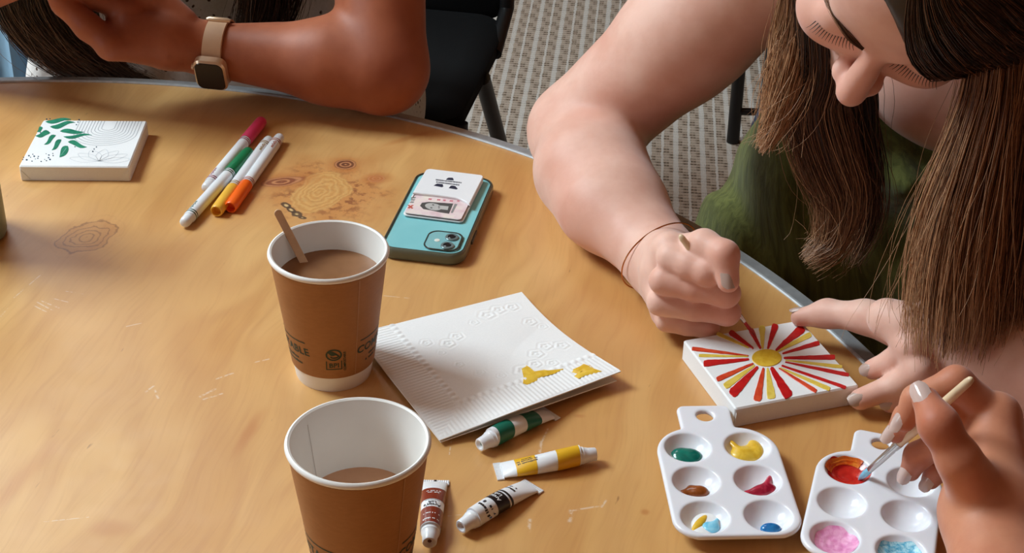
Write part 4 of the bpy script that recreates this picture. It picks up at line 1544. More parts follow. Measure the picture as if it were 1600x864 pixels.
wl_c = (np.array(canvas_local(phone, PT_ + 0.004)(664, 266)) + np.array(canvas_local(phone, PT_ + 0.004)(753, 277)) + np.array(canvas_local(phone, PT_ + 0.004)(728, 343)) + np.array(canvas_local(phone, PT_ + 0.004)(630, 332))) / 4
Lp = np.array(phone.location)
cw, sw = math.cos(PHA), math.sin(PHA)
wloc = (Lp[0] + cw * wl_c[0] - sw * wl_c[1], Lp[1] + sw * wl_c[0] + cw * wl_c[1], TZ + PT_ + 0.0005)
wallet = empty('card_wallet', wloc, PHA - 0.03)
tag(wallet, 'white card sleeve with a dark logo stuck on the phone', 'card wallet')
M_WAL = plain('white_wallet', srgb(236, 236, 238), 0.45, 0.01)
WW, WL = 0.0575, 0.0880
MB().add(*prism(rrect(WW, WL, 0.0045, 6), 0.0, 0.0013, 0.0003)).build('back_plate', M_WAL, wallet, sharp=40)
# front pouch with a curved mouth
yc = -0.008
outl = [p for p in rrect(WW, WL, 0.0045, 6) if p[1] > 0]
mouth = [(-WW / 2 + WW * k / 16, yc + 0.0045 * math.sin(PI * min(1, (k / 16) / 0.9)) * 0.35 - 0.008 * max(0, (k / 16 - 0.72) / 0.28) ** 2) for k in range(17)]
pouch = outl + mouth
MB().add(*prism(pouch, 0.0034, 0.0056, 0.0006)).build('pouch', M_WAL, wallet, sharp=35)
for sx in (-1, 1):
    MB().add(*prism([(sx * WW / 2, yc - 0.006), (sx * (WW / 2 - 0.0014), yc - 0.006), (sx * (WW / 2 - 0.0014), WL / 2 - 0.004), (sx * WW / 2, WL / 2 - 0.004)], 0.0010, 0.0040)).build('side_gusset', M_WAL, wallet, smooth=False)
MB().add(*prism([(-WW / 2 + 0.004, WL / 2), (WW / 2 - 0.004, WL / 2), (WW / 2 - 0.004, WL / 2 - 0.0014), (-WW / 2 + 0.004, WL / 2 - 0.0014)], 0.0010, 0.0040)).build('end_gusset', M_WAL, wallet, smooth=False)
# logo: three stepped caps round two lines of tiny unreadable print
M_NAVY = plain('navy_print', srgb(36, 40, 62), 0.5)
wf = canvas_local(wallet, PT_ + 0.0006 + 0.0056)
zt = 0.00572


def wz(p):
    return wf(625 + p[0] / 9.6, 260 + p[1] / 9.6)


for hat in ([(690, 200), (705, 180), (730, 168), (790, 170), (802, 190), (805, 210)], [(505, 288), (545, 262), (560, 256), (640, 266), (650, 300), (630, 312)], [(730, 325), (762, 290), (790, 286), (830, 296), (866, 335), (845, 345)]):
    MB().add(*prism([wz(p) for p in hat], zt - 0.0001, zt)).build('logo_mark', M_NAVY, wallet, smooth=False)
mbx = MB()
rg = np.random.default_rng(4)
for (x0, y0, x1, y1, n_) in ((540, 200, 930, 246, 24), (545, 234, 895, 280, 20)):
    for i in range(n_):
        u0, u1 = i / n_, (i + 0.72) / n_
        hgt = 15 + rg.integers(0, 2) * 5
        xa, xb = x0 + (x1 - x0) * u0, x0 + (x1 - x0) * u1
        ya = y0 + (y1 - y0) * u0
        mbx.add(*prism([wz((xa, ya - hgt / 2)), (wz((xb, ya - hgt / 2))), wz((xb - 3, ya + hgt / 2)), wz((xa - 3, ya + hgt / 2))], zt - 0.0001, zt - 0.00003))
mbx.build('logo_lettering', M_NAVY, wallet, smooth=False)
# identity card under the pouch
card = empty('identity_card', (wloc[0], wloc[1], wloc[2]), PHA - 0.03)
tag(card, 'pinkish identity card with a grey portrait in the phone wallet', 'card')
M_CARD = NT('pale_pink_card')
_c = M_CARD.coords()
_nz = M_CARD.noise(_c, 90, 3)
M_CARD.set(color=M_CARD.ramp(_nz, [(0.35, srgb(238, 226, 214)), (0.5, srgb(236, 216, 216)), (0.65, srgb(226, 196, 200))]), rough=0.35)
M_CARD = M_CARD.m
MB().add(*prism(rrect(0.0538, 0.0830, 0.0035, 6, 0, -0.0018), 0.0024, 0.0032)).build('card_face', M_CARD, card, sharp=40)
MB().add(*prism(rrect(0.0536, 0.0828, 0.0035, 6, 0, -0.0016), 0.0014, 0.0023)).build('second_card', plain('dark_red_card', srgb(70, 28, 32), 0.4), card, sharp=40)
cf = canvas_local(card, PT_ + 0.0005 + 0.0032)


def cz(p):
    return cf(625 + p[0] / 9.6, 260 + p[1] / 9.6)


def flatpoly(pts, z, name, mat, root):
    return MB().add(*prism([cz(p) for p in pts], 0.0031, z)).build(name, mat, root, smooth=False)


M_G1, M_G2, M_G3 = plain('print_dark_grey', srgb(78, 76, 74), 0.5), plain('print_light_grey', srgb(186, 184, 180), 0.5), plain('print_mid_grey', srgb(140, 138, 136), 0.5)


def oval(cx, cy, rx, ry, tilt=0.16, n=24):
    return [(cx + rx * math.cos(q), cy + ry * math.sin(q) + tilt * rx * math.cos(q)) for q in np.linspace(0, 2 * PI, n, endpoint=False)]


flatpoly([(300, 590), (330, 545), (430, 532), (800, 558), (735, 710), (600, 690), (470, 660), (350, 640)], 0.00324, 'portrait', M_G1, card)
flatpoly(oval(500, 605, 125, 52, 0.14), 0.00327, 'portrait', M_G2, card)
flatpoly([(590, 585), (730, 600), (715, 655), (590, 640)], 0.00326, 'portrait', M_G2, card)
for p in ((497, 578), (470, 622)):
    flatpoly(oval(p[0], p[1], 17, 8, 0.1, 10), 0.0033, 'portrait', M_G1, card)
flatpoly(oval(585, 612, 14, 26, 0.1, 10), 0.00329, 'portrait', M_G3, card)
M_RX = plain('print_red', srgb(196, 88, 70), 0.5)
flatpoly([(112, 580), (135, 575), (200, 625), (178, 637)], 0.00324, 'cross_mark', M_RX, card)
flatpoly([(180, 578), (208, 583), (140, 632), (110, 620)], 0.00325, 'cross_mark', M_RX, card)
for k in range(3):
    flatpoly([(190 - 14 * k + 0, 455 + 34 * k), (245 - 14 * k, 460 + 34 * k), (225 - 14 * k, 480 + 34 * k), (170 - 14 * k, 476 + 34 * k)], 0.00324, 'printed_line', M_G3, card)
M_PKL = plain('print_rose', srgb(206, 120, 132), 0.5)
for (x0, x1, y0) in ((430, 480, 478), (560, 610, 488), (650, 690, 496), (750, 800, 505), (860, 900, 505)):
    flatpoly([(x0, y0), (x1, y0 + 4), (x1 - 8, y0 + 26), (x0 - 8, y0 + 22)], 0.00324, 'printed_line', M_PKL, card)
flatpoly([(820, 560), (862, 566), (790, 700), (760, 695)], 0.00324, 'printed_line', M_G3, card)

# ------------------------------------------------------------------ grey green tumbler at the left
tp = at(12, 376, 0)
tr = 0.038
tl = empty('tumbler', (tp[0] - tr - 0.003, tp[1] + 0.006, TZ))
tag(tl, 'grey green drinking tumbler at the left edge of the picture', 'tumbler')
M_SAGE = plain('sage_green_enamel', srgb(120, 134, 116), 0.35, 0.03)
MB().add(*lathe([(0.0, 0.0), (0.034, 0.0), (0.0375, 0.003), (0.038, 0.006), (0.0385, 0.170), (0.0375, 0.172), (0.0, 0.172)], 64)).build('tumbler_body', M_SAGE, tl, sharp=40)
MB().add(*lathe([(0.0, 0.172), (0.0392, 0.172), (0.0395, 0.175), (0.0395, 0.182), (0.036, 0.187), (0.0, 0.188)], 64)).build('lid', plain('dark_lid', srgb(50, 54, 52), 0.4), tl, sharp=40)

# ------------------------------------------------------------------ black folding chairs
M_CH = plain('black_chair_padding', srgb(11, 11, 12), 0.9, 0.1, spec=0.15)
M_CT = plain('black_chair_tube', srgb(11, 10, 11), 0.4)


def pad(w, d, t_, r):
    out = rrect(w, d, r, 6)
    n = len(out)
    rings_ = []
    for z, s_ in ((0, 0.93), (t_ * 0.25, 1.0), (t_ * 0.7, 1.0), (t_ * 0.95, 0.95), (t_, 0.80)):
        rings_.append([(x * s_, y * s_, z) for x, y in out])
    vs = [p for q in rings_ for p in q]
    fs = [(k * n + i, k * n + (i + 1) % n, (k + 1) * n + (i + 1) % n, (k + 1) * n + i) for k in range(4) for i in range(n)] + [tuple(reversed(range(n))), tuple(4 * n + i for i in range(n))]
    return vs, fs


def folding_chair(loc, rz, label):
    root = empty('folding_chair', (loc[0], loc[1], 0), rz)
    tag(root, label, 'chair', 'black folding chairs')
    vs, fs = pad(0.44, 0.42, 0.045, 0.05)
    MB().add([(p[0], p[1], p[2] + 0.415) for p in vs], fs).build('seat', M_CH, root)
    vs, fs = pad(0.43, 0.42, 0.04, 0.04)
    MB().add([(p[0], 0.200 + 0.12 * (p[1] + 0.21) + p[2] * 0.9, 0.655 + p[1]) for p in vs], fs).build('backrest', M_CH, root)
    for sx in (-1, 1):
        x = sx * 0.215
        MB().add(*tube([(x, -0.17, 0.43), (x, -0.22, 0.0)], 0.0135, 12)).build('leg', M_CT, root)
        MB().add(*tube([(x, 0.00, 0.43), (x, 0.36, 0.0)], 0.0135, 12)).build('leg', M_CT, root)
        MB().add(*tube([(x, 0.10, 0.43), (x, 0.205, 0.47), (x, 0.235, 0.72), (x, 0.255, 0.86)], 0.0125, 12)).build('back_post', M_CT, root)
    MB().add(*tube([(-0.215, 0.255, 0.86), (-0.19, 0.257, 0.885), (0.19, 0.257, 0.885), (0.215, 0.255, 0.86)], 0.0125, 12)).build('top_rail', M_CT, root)
    MB().add(*tube([(-0.215, 0.31, 0.060), (0.215, 0.31, 0.060)], 0.008, 10)).build('stretcher', M_CT, root)
    MB().add(*tube([(-0.215, -0.212, 0.068), (0.215, -0.212, 0.068)], 0.008, 10)).build('stretcher', M_CT, root)
    return root

# ------------------------------------------------------------------ people
def skin_mat(name, c_lo, c_hi, c_red, sss=0.12, fuzz=0.22):
    t = NT(name)
    co = t.coords()
    n1 = t.noise(co, 22, 4, 0.6)
    n2 = t.noise(co, 9, 2, 0.5)
    n3 = t.noise(co, 420, 3, 0.6)
    c = t.mix(t.smooth(n1, 0.3, 0.7), c_lo, c_hi)
    c = t.mix(t.M('MULTIPLY', t.smooth(n2, 0.42, 0.72), 0.35), c, c_red)
    at_ = t.n('ShaderNodeAttribute', attribute_name='tone')
    c = t.mix(t.M('MULTIPLY', at_.outputs['Fac'], 0.55), c, c_red)
    t.set(color=c, rough=0.54, spec=0.38, sheen=fuzz, sheenr=0.5, sheent=(0.9, 0.95, 1.0), sss=sss, sssr=(1.0, 0.35, 0.18), ssss=0.012)
    t.bump(t.M('ADD', n3, t.M('MULTIPLY', t.noise(co, 160, 2), 0.6)), 0.10, 0.0007)
    return t.m


def finger(pts, rad, k=0.004):
    pts = [np.asarray(p, float) for p in pts]
    return [cone(pts[i], pts[i + 1], rad[i], rad[i + 1], k) for i in range(len(pts) - 1)]


def nail(tip, dirv, up, w=0.0105, l=0.012, name='fingernail', mat=None, parent=None, org=None, lift=0.0):
    """small curved plate; tip = centre of the nail on the finger surface"""
    d = nrm(dirv)
    up = nrm(np.asarray(up, float) - d * (np.asarray(up, float) @ d))
    s_ = np.cross(d, up)
    vs, fs = [], []
    m, n = 8, 8
    for lay in (0, 1):
        for i in range(m + 1):
            for j in range(n + 1):
                a = (i / m - 0.5) * 2
                b = (j / n - 0.5) * 2
                ww = w / 2 * math.sqrt(max(0.0, 1 - max(0, (b - 0.35) / 0.72) ** 2 * 0.9 - max(0, (-b - 0.45) / 0.6) ** 2 * 0.75))
                x = a * ww
                z = -0.30 * w * (x / (w / 2)) ** 2 - 0.0008 * b * b + (0.0008 if lay == 0 else 0.0)
                vs.append(tip + s_ * x + d * (b * l / 2) + up * (z + lift) - org)
    q = n + 1
    tot = (m + 1) * q
    for i in range(m):
        for j in range(n):
            a = i * q + j
            fs.append((a, a + 1, a + q + 1, a + q))
            fs.append((tot + a, tot + a + q, tot + a + q + 1, tot + a + 1))
    rim = [j for j in range(q)] + [i * q + n for i in range(1, m + 1)] + [m * q + j for j in range(n - 1, -1, -1)] + [i * q for i in range(m - 1, 0, -1)]
    for i in range(len(rim)):
        a, b = rim[i], rim[(i + 1) % len(rim)]
        fs.append((a, tot + a, tot + b, b))
    return MB().add(vs, fs).build(name, mat, parent)


def head_groups(o, ax, s=1.0):
    """skull, face and ears; o = midpoint between the eyes, ax rows = her left, back, up; sizes in metres"""
    ax = np.asarray(ax, float)

    def L(x, y, z):
        return o + s * (x * ax[0] + (y + 76) * ax[1] + z * ax[2]) / 1000.0

    def B(x, y, z, r, k, sub=False):
        r = np.array([r] * 3 if np.isscalar(r) else r, float) * s / 1000
        return ball(L(x, y, z), r, k * s / 1000, ax, sub)

    def C(a, b, r1, r2, k):
        return cone(L(*a), L(*b), r1 * s / 1000, r2 * s / 1000, k * s / 1000)
    g = [B(0, 14, 36, (75, 95, 76), 20), B(0, -34, -24, (61, 52, 70), 26), C((0, -28, -62), (0, -66, -94), 46, 19, 24),
         B(0, -62, 34, (52, 26, 38), 20),
         B(34, -93, -1, 13, 12, True), B(-34, -93, -1, 13, 12, True),
         C((-34, -72, 17), (-12, -82, 13), 10, 9, 9), C((34, -72, 17), (12, -82, 13), 10, 9, 9),
         B(33, -71, -3, (17, 14, 13), 4), B(-33, -71, -3, (17, 14, 13), 4),
         B(40, -60, -32, (24, 24, 22), 22), B(-40, -60, -32, (24, 24, 22), 22),
         C((0, -84, 8), (0, -99, -20), 7.5, 8.5, 9), C((0, -97, -16), (0, -108, -37), 8, 11.5, 8), B(12, -95, -40, (8, 10, 7), 6), B(-12, -95, -40, (8, 10, 7), 6),
         C((0, -74, -60), (0, -74, -76), 14, 12, 12), C((-14, -74, -64), (14, -74, -64), 4.5, 4.5, 4), C((-12, -75, -72), (12, -75, -72), 5, 5, 4),
         B(76, 12, -10, (7, 17, 30), 5), B(-76, 12, -10, (7, 17, 30), 5)]
    return g, L


class Strands:
    """hair: thin three-sided strands gathered in locks"""
    def __init__(s):
        s.v, s.f, s.c, s.n = [], [], [], 0

    def polyline(s, pts, r, tone):
        """pts (S, n, 3), r (S, n), tone (S, n)"""
        S, n, _ = pts.shape
        t = np.gradient(pts, axis=1)
        t /= np.linalg.norm(t, axis=2)[..., None] + 1e-12
        ref = np.zeros_like(t)
        ref[..., 0] = 0.31
        ref[..., 1] = -0.87
        ref[..., 2] = 0.38
        x = np.cross(t, ref)
        x /= np.linalg.norm(x, axis=2)[..., None] + 1e-9
        y = np.cross(t, x)
        V_ = np.stack([pts + r[..., None] * (math.cos(a) * x + math.sin(a) * y) for a in (0, 2.094, 4.189)], 2)   # S n 3 3
        idx = np.arange(S * n * 3).reshape(S, n, 3) + s.n
        F = []
        for k in range(3):
            l = (k + 1) % 3
            F.append(np.stack([idx[:, :-1, k], idx[:, :-1, l], idx[:, 1:, l], idx[:, 1:, k]], -1).reshape(-1, 4))
        s.v.append(V_.reshape(-1, 3))
        s.f.append(np.vstack(F))
        s.c.append(np.repeat(tone[..., None], 3, 2).ravel())
        s.n += S * n * 3

    def lock(s, guide, rad, count, seed, nseg=22, r=0.00042, flat=1.0, tone0=0.0, tone1=1.0, frizz=0.004, spread_end=1.0, side=None, short=0.25, wave=0.0):
        rg = np.random.default_rng(seed)
        G = catmull(guide, nseg)
        R = catmull(np.array([[q, 0, 0] for q in rad], float), nseg)[:, 0]
        t = np.gradient(G, axis=0)
        t /= np.linalg.norm(t, axis=1)[:, None]
        sd = np.array([1.0, 0.2, 0.0]) if side is None else np.asarray(side, float)
        X = sd[None] - t * (t @ sd)[:, None]
        X /= np.linalg.norm(X, axis=1)[:, None]
        Y = np.cross(t, X)
        a = rg.uniform(0, 2 * math.pi, count)
        q = np.sqrt(rg.uniform(0, 1, count))
        ox, oy = q * np.cos(a), q * np.sin(a) * flat
        u = np.linspace(0, 1, nseg)
        dev = rg.normal(0, 1, (count, 2, 4))
        ph = rg.uniform(0, 6.28, (count, 2, 4))
        fz = np.zeros((count, nseg, 2))
        for j in range(4):
            fz += np.stack([dev[:, b, j][:, None] * np.sin(u[None] * (2.2 + 2.3 * j) + ph[:, b, j][:, None]) for b in (0, 1)], -1) / (1.4 + j)
        amp = frizz * (0.15 + u ** 1.5)[None, :, None]
        sp = (1 + (spread_end - 1) * u ** 2)[None]
        offx = ox[:, None] * R[None] * sp + fz[..., 0] * amp[..., 0]
        offy = oy[:, None] * R[None] * sp + fz[..., 1] * amp[..., 0]
        # strands end at different lengths
        le = 1 - short * rg.beta(1.2, 2.6, count)
        uu = u[None] * le[:, None]
        i0 = np.clip((uu * (nseg - 1)).astype(int), 0, nseg - 2)
        fr = uu * (nseg - 1) - i0

        def samp(A):
            return A[i0] * (1 - fr)[..., None] + A[i0 + 1] * fr[..., None]
        P = samp(G) + samp(X) * offx[..., None] + samp(Y) * offy[..., None]
        rr_ = r * (0.7 + 0.6 * rg.uniform(0, 1, count))[:, None] * (1 - 0.65 * u[None] ** 3)
        tone = np.clip(tone0 + (tone1 - tone0) * uu + rg.normal(0, 0.16, count)[:, None], 0, 1)
        s.polyline(P, np.maximum(rr_, 0.00012), tone)

    def core(s, guide, rad, flat=0.8, tone0=0.0, tone1=0.6, side=None, seg=12, nseg=22):
        G = catmull(guide, nseg)
        R = catmull(np.array([[q, 0, 0] for q in rad], float), nseg)[:, 0]
        t = np.gradient(G, axis=0)
        t /= np.linalg.norm(t, axis=1)[:, None]
        sd = np.array([1.0, 0.2, 0.0]) if side is None else np.asarray(side, float)
        X = sd[None] - t * (t @ sd)[:, None]
        X /= np.linalg.norm(X, axis=1)[:, None]
        Y = np.cross(t, X)
        a = np.arange(seg) * 2 * math.pi / seg
        V_ = G[:, None] + R[:, None, None] * (np.cos(a)[None, :, None] * X[:, None] + flat * np.sin(a)[None, :, None] * Y[:, None])
        idx = np.arange(nseg * seg).reshape(nseg, seg) + s.n
        F = np.stack([idx[:-1], np.roll(idx, -1, 1)[:-1], np.roll(idx, -1, 1)[1:], idx[1:]], -1).reshape(-1, 4)
        s.v.append(V_.reshape(-1, 3))
        s.f.append(F)
        s.c.append(np.repeat((tone0 + (tone1 - tone0) * np.linspace(0, 1, nseg))[:, None], seg, 1).ravel())
        s.n += nseg * seg

    def build(s, name, mat, parent, org):
        return mesh_obj(name, np.vstack(s.v) - org, np.vstack(s.f), mat, parent, col=np.concatenate(s.c))


def hair_mat(name, dark, mid, light, rough=0.36):
    t = NT(name)
    at_ = t.n('ShaderNodeAttribute', attribute_name='tone')
    nz = t.noise(t.coords(), 300, 2)
    f = t.M('ADD', at_.outputs['Fac'], t.M('MULTIPLY', t.M('SUBTRACT', nz, 0.5), 0.25))
    t.set(color=t.ramp(f, [(0.05, dark), (0.5, mid), (0.95, light)]), rough=rough, spec=0.5, aniso=0.4)
    return t.m


def skin_tone(v, spots):
    """redder places of the skin itself: knuckles, fingertips, elbow, cheeks, nose"""
    c = np.zeros(len(v))
    for p, r, s_ in spots:
        c = np.maximum(c, s_ * np.exp(-((v - np.asarray(p)) ** 2).sum(1) / (r * r)))
    return c


# ================================================================== woman in the green top
M_SK2 = skin_mat('fair_skin', srgb(222, 170, 150), srgb(234, 190, 172), srgb(206, 120, 94))
M_NAIL = plain('greige_nail_polish', srgb(190, 164, 152), 0.18, 0.01, coat=0.5)
P2 = empty('person', (0.46, 1.62, 0.0))
tag(P2, 'person in a green sleeveless top with long brown hair, bent over the sun canvas painting', 'person')
O2 = np.array(P2.location)
# head
E2 = at(1380, 62, y=1.06)
tc = nrm(CAM - E2)
Lx = nrm(0.912 * RIGHT - 0.41 * UP)
dn = -0.41 * RIGHT - 0.912 * UP
TH = math.radians(83)
Fv = nrm(math.cos(TH) * tc + math.sin(TH) * dn)
Lx = nrm(Lx - Fv * (Lx @ Fv))
Ux = np.cross(Fv, Lx)
AX2 = np.array([Lx, -Fv, Ux])
hg2, HL2 = head_groups(E2, AX2, 1.03)
# right arm (seen on the left)
S2 = at(1235, -95, y=1.33)
EL = at(908, 205, 0.050)
EL2 = at(925, 268, 0.048)
FM = at(955, 318, 0.044)
WR2 = at(1034, 405, 0.036)
up = V(0, 0, 1)
arm_r = [cone(S2, S2 + (EL - S2) * 0.5, 0.062, 0.057, 0.02), cone(S2 + (EL - S2) * 0.45, EL, 0.057, 0.050, 0.02),
         cone(EL, EL2, 0.046, 0.050, 0.02, (up, 0.92)), cone(EL2, FM, 0.050, 0.046, 0.02, (up, 0.90)), cone(FM, WR2, 0.046, 0.0330, 0.02, (up, 0.85))]
b2 = Body()
nb = V(0.406, 1.285, TZ + 0.235)
SL2 = V(0.565, 1.225, TZ + 0.235)
hips = V(0.47, 1.62, TZ - 0.24)
tors = [cone(nb + V(0, 0.03, -0.05), nb + V(0.02, 0.09, -0.13), 0.105, 0.105, 0.05), cone(S2 + V(0.02, 0.0, -0.01), nb, 0.055, 0.065, 0.05), cone(SL2, nb, 0.055, 0.065, 0.05),
        cone(nb + V(-0.03, -0.03, -0.05), nb + V(0.03, -0.05, -0.07), 0.07, 0.07, 0.04)]
b2.add(tors, 0.03)
b2.add([cone(HL2(0, 30, -50), nb + V(0, 0, 0.0), 0.054, 0.060, 0.03)], 0.03)
b2.add(hg2, 0.012)
b2.add(arm_r, 0.03)


def P(px, py, z):
    return at(px, py, z)


# right hand: a fist standing on its little-finger edge, gripping the brush
MI, MM, MR, MP = P(1050, 402, 0.082), P(1036, 438, 0.063), P(1032, 472, 0.041), P(1042, 500, 0.020)
PI_, PM_, PR_, PP_ = P(1106, 424, 0.082), P(1134, 458, 0.062), P(1136, 488, 0.040), P(1106, 511, 0.018)
bk = V(0.0, 1.0, 0.0)
hand_r = [cone(WR2, MI + bk * 0.012, 0.029, 0.014, 0.012), cone(WR2 + V(0, 0, -0.004), MR + bk * 0.010, 0.027, 0.012, 0.012), cone(WR2 + V(0, 0, -0.006), MP + bk * 0.010, 0.024, 0.011, 0.012),
          cone(MI + bk * 0.012, MP + bk * 0.012, 0.012, 0.010, 0.010), cone((MM + MR) / 2 + bk * 0.030, (PM_ + PR_) / 2 + bk * 0.030 - V(0.012, 0, 0), 0.016, 0.014, 0.010)]
b2.add(hand_r, 0.010)
FR = []
for (m_, p_, r0, r1, seg) in ((MI, PI_, 0.0128, 0.0120, 0), (MM, PM_, 0.0122, 0.0115, 1), (MR, PR_, 0.0118, 0.0108, 2), (MP, PP_, 0.0104, 0.0094, 3)):
    dirf = nrm(p_ - m_)
    dip = p_ + V(-0.004, 0.023, -0.002)
    tip = dip - dirf * 0.020 + V(0, 0.004, 0)
    FR.append((m_, p_, dip, tip))
    b2.add(finger([m_, (m_ + p_) / 2 + V(0, -0.001, 0.0), p_, dip, tip], [r0, r1 * 0.97, r1, r1 * 0.88, r1 * 0.8], 0.004), 0.0018)
# thumb lies over the index finger and points down
T0, T1, T2_, T3 = P(1066, 392, 0.080), P(1100, 382, 0.098), P(1132, 398, 0.100), P(1138, 440, 0.082)
b2.add(finger([T0, T1, T2_, T3], [0.0140, 0.0118, 0.0112, 0.0090], 0.006), 0.0018)
# left hand steadying the canvas
WL2 = P(1472, 530, 0.052)
ELL = at(1730, 640, 0.043)
arm_l = [cone(SL2, ELL, 0.056, 0.044, 0.02), cone(ELL, ELL + (WL2 - ELL) * 0.45, 0.043, 0.039, 0.02), cone(ELL + (WL2 - ELL) * 0.45, WL2, 0.039, 0.029, 0.02)]
b2.add(arm_l, 0.03)
LI, LM, LR_, LP_ = P(1384, 496, 0.066), P(1406, 506, 0.068), P(1430, 518, 0.064), P(1454, 534, 0.054)
b2.add([cone(WL2, LI, 0.025, 0.0135, 0.014), cone(WL2, LM, 0.024, 0.0135, 0.014), cone(WL2, LR_, 0.024, 0.0130, 0.014), cone(WL2, LP_, 0.022, 0.0115, 0.012), cone(LI, LP_, 0.0115, 0.011, 0.010)], 0.012)
lt = [P(1418, 515, 0.046), P(1352, 495, 0.044), P(1292, 490, 0.033), P(1250, 496, 0.0245)]
b2.add(finger(lt, [0.019, 0.0130, 0.0110, 0.0078], 0.008), 0.006)
li = [LI, P(1424, 540, 0.060), P(1398, 563, 0.037), P(1364, 577, 0.0235)]
lm = [LM, P(1436, 578, 0.046), P(1398, 603, 0.0235), P(1344, 624, 0.0125)]
lr = [LR_, P(1456, 600, 0.034), P(1430, 615, 0.019), P(1392, 629, 0.0105)]
lp = [LP_, P(1478, 606, 0.026), P(1468, 620, 0.016), P(1446, 632, 0.010)]
for q, r_ in ((li, (0.0118, 0.0112, 0.0098, 0.0084)), (lm, (0.0116, 0.0110, 0.0100, 0.0086)), (lr, (0.0112, 0.0104, 0.0096, 0.0084)), (lp, (0.011, 0.010, 0.009, 0.008))):
    b2.add(finger(q, r_, 0.005), 0.0022)
v2, f2 = b2.mesh(0.0021)
v2 = relax(v2, f2, 1, 0.4)
spots = [(HL2(0, -108, -38), 0.020, 1.0), (HL2(44, -75, -34), 0.028, 0.9), (HL2(-44, -75, -34), 0.028, 0.9), (EL + V(-0.02, -0.02, 0.02), 0.03, 0.5)] + [(p, 0.012, 0.8) for p in (PI_, PM_, PR_, PP_, T2_, li[1], li[2], lm[1], lr[1], lt[2])] + [(p, 0.011, 0.8) for p in (T3, li[3], lm[3], lr[3], lt[3])]
mesh_obj('body', v2 - O2, f2, M_SK2, P2, col=skin_tone(v2, spots))
cv = nrm(CAM - T3)
nail(T3 + cv * 0.0072 + V(0.001, 0, 0.003), T3 - T2_, cv + V(0.45, 0, 0.0), 0.0125, 0.0165, mat=M_NAIL, parent=P2, org=O2)
for q, w_, l_, sd in ((li, 0.0110, 0.0130, V(-0.1, -0.5, 0.7)), (lm, 0.0112, 0.0165, V(-0.1, -0.55, 0.75)), (lr, 0.0108, 0.0150, V(0.0, -0.6, 0.7)), (lt, 0.0105, 0.0120, V(0.0, 0.45, 0.75))):
    d_ = nrm(q[3] - q[2])
    u_ = nrm(sd - d_ * (sd @ d_))
    nail(q[3] + u_ * 0.0080 + d_ * 0.0015, d_, u_, w_, l_, mat=M_NAIL, parent=P2, org=O2)

# green top
def top2_mat():
    t = NT('olive_crinkled_cotton')
    co = t.coords()
    x, y, z = t.sep(co)
    st_ = t.noise(t.comb(t.M('ADD', x, t.M('MULTIPLY', z, 0.25)), y, t.M('MULTIPLY', z, 0.12)), 130, 3, 0.55, 0.6)
    n2 = t.noise(co, 300, 2)
    c = t.mix(t.smooth(st_, 0.3, 0.7), srgb(80, 84, 38), srgb(108, 112, 56))
    t.set(color=c, rough=0.85, spec=0.2, sheen=0.2)
    t.bump(t.M('ADD', st_, t.M('MULTIPLY', n2, 0.2)), 0.35, 0.003)
    return t.m


g2 = Body()
g2.add([cone(V(0.31, 1.37, TZ - 0.03), V(0.44, 1.34, TZ - 0.09), 0.055, 0.08, 0.05), cone(V(0.30, 1.40, TZ - 0.12), V(0.46, 1.38, TZ - 0.16), 0.08, 0.09, 0.05), cone(nb + V(0.0, 0.02, -0.09), hips + V(0, -0.03, 0.10), 0.128, 0.150, 0.06), cone(nb + V(-0.105, 0.03, -0.06), V(0.305, 1.49, TZ - 0.13), 0.045, 0.080, 0.06),
        cone(V(0.30, 1.46, TZ - 0.07), V(0.235, 1.45, TZ - 0.14), 0.050, 0.050, 0.05), cone(nb + V(0.09, -0.01, -0.05), hips + V(0.12, -0.06, 0.1), 0.06, 0.09, 0.06),
        cone(S2 + V(0.045, 0.01, 0.0), nb + V(-0.07, 0.03, -0.10), 0.058, 0.06, 0.04), cone(SL2 + V(-0.05, 0, 0), nb + V(0.07, 0, -0.1), 0.058, 0.06, 0.04)], 0)
neckhole = [ball(at(1470, 175, y=1.17), (0.085, 0.11, 0.10), 0.02), ball(nb + V(0.03, -0.07, 0.06), (0.085, 0.13, 0.14), 0.02), ball(nb + V(0.0, 0.05, 0.14), (0.09, 0.10, 0.14), 0.02)]


def wr2(Q):
    a = Q[:, 0] * 0.97 + Q[:, 1] * 0.2
    return 0.0035 * np.sin(a * 95 + 14 * Q[:, 2] + 2.5 * np.sin(Q[:, 2] * 18)) + 0.0025 * np.sin(a * 170 - 22 * Q[:, 2] + 1.7) * np.sin(Q[:, 2] * 30 + a * 20)


gv, gf = g2.mesh(0.0045, neckhole, wr2)
tag(mesh_obj('top', relax(gv, gf, 1) - O2, gf, top2_mat(), P2), 'olive green crinkled sleeveless top')
M_DENIM = plain('dark_denim', srgb(44, 54, 76), 0.85, 0.1, 200)


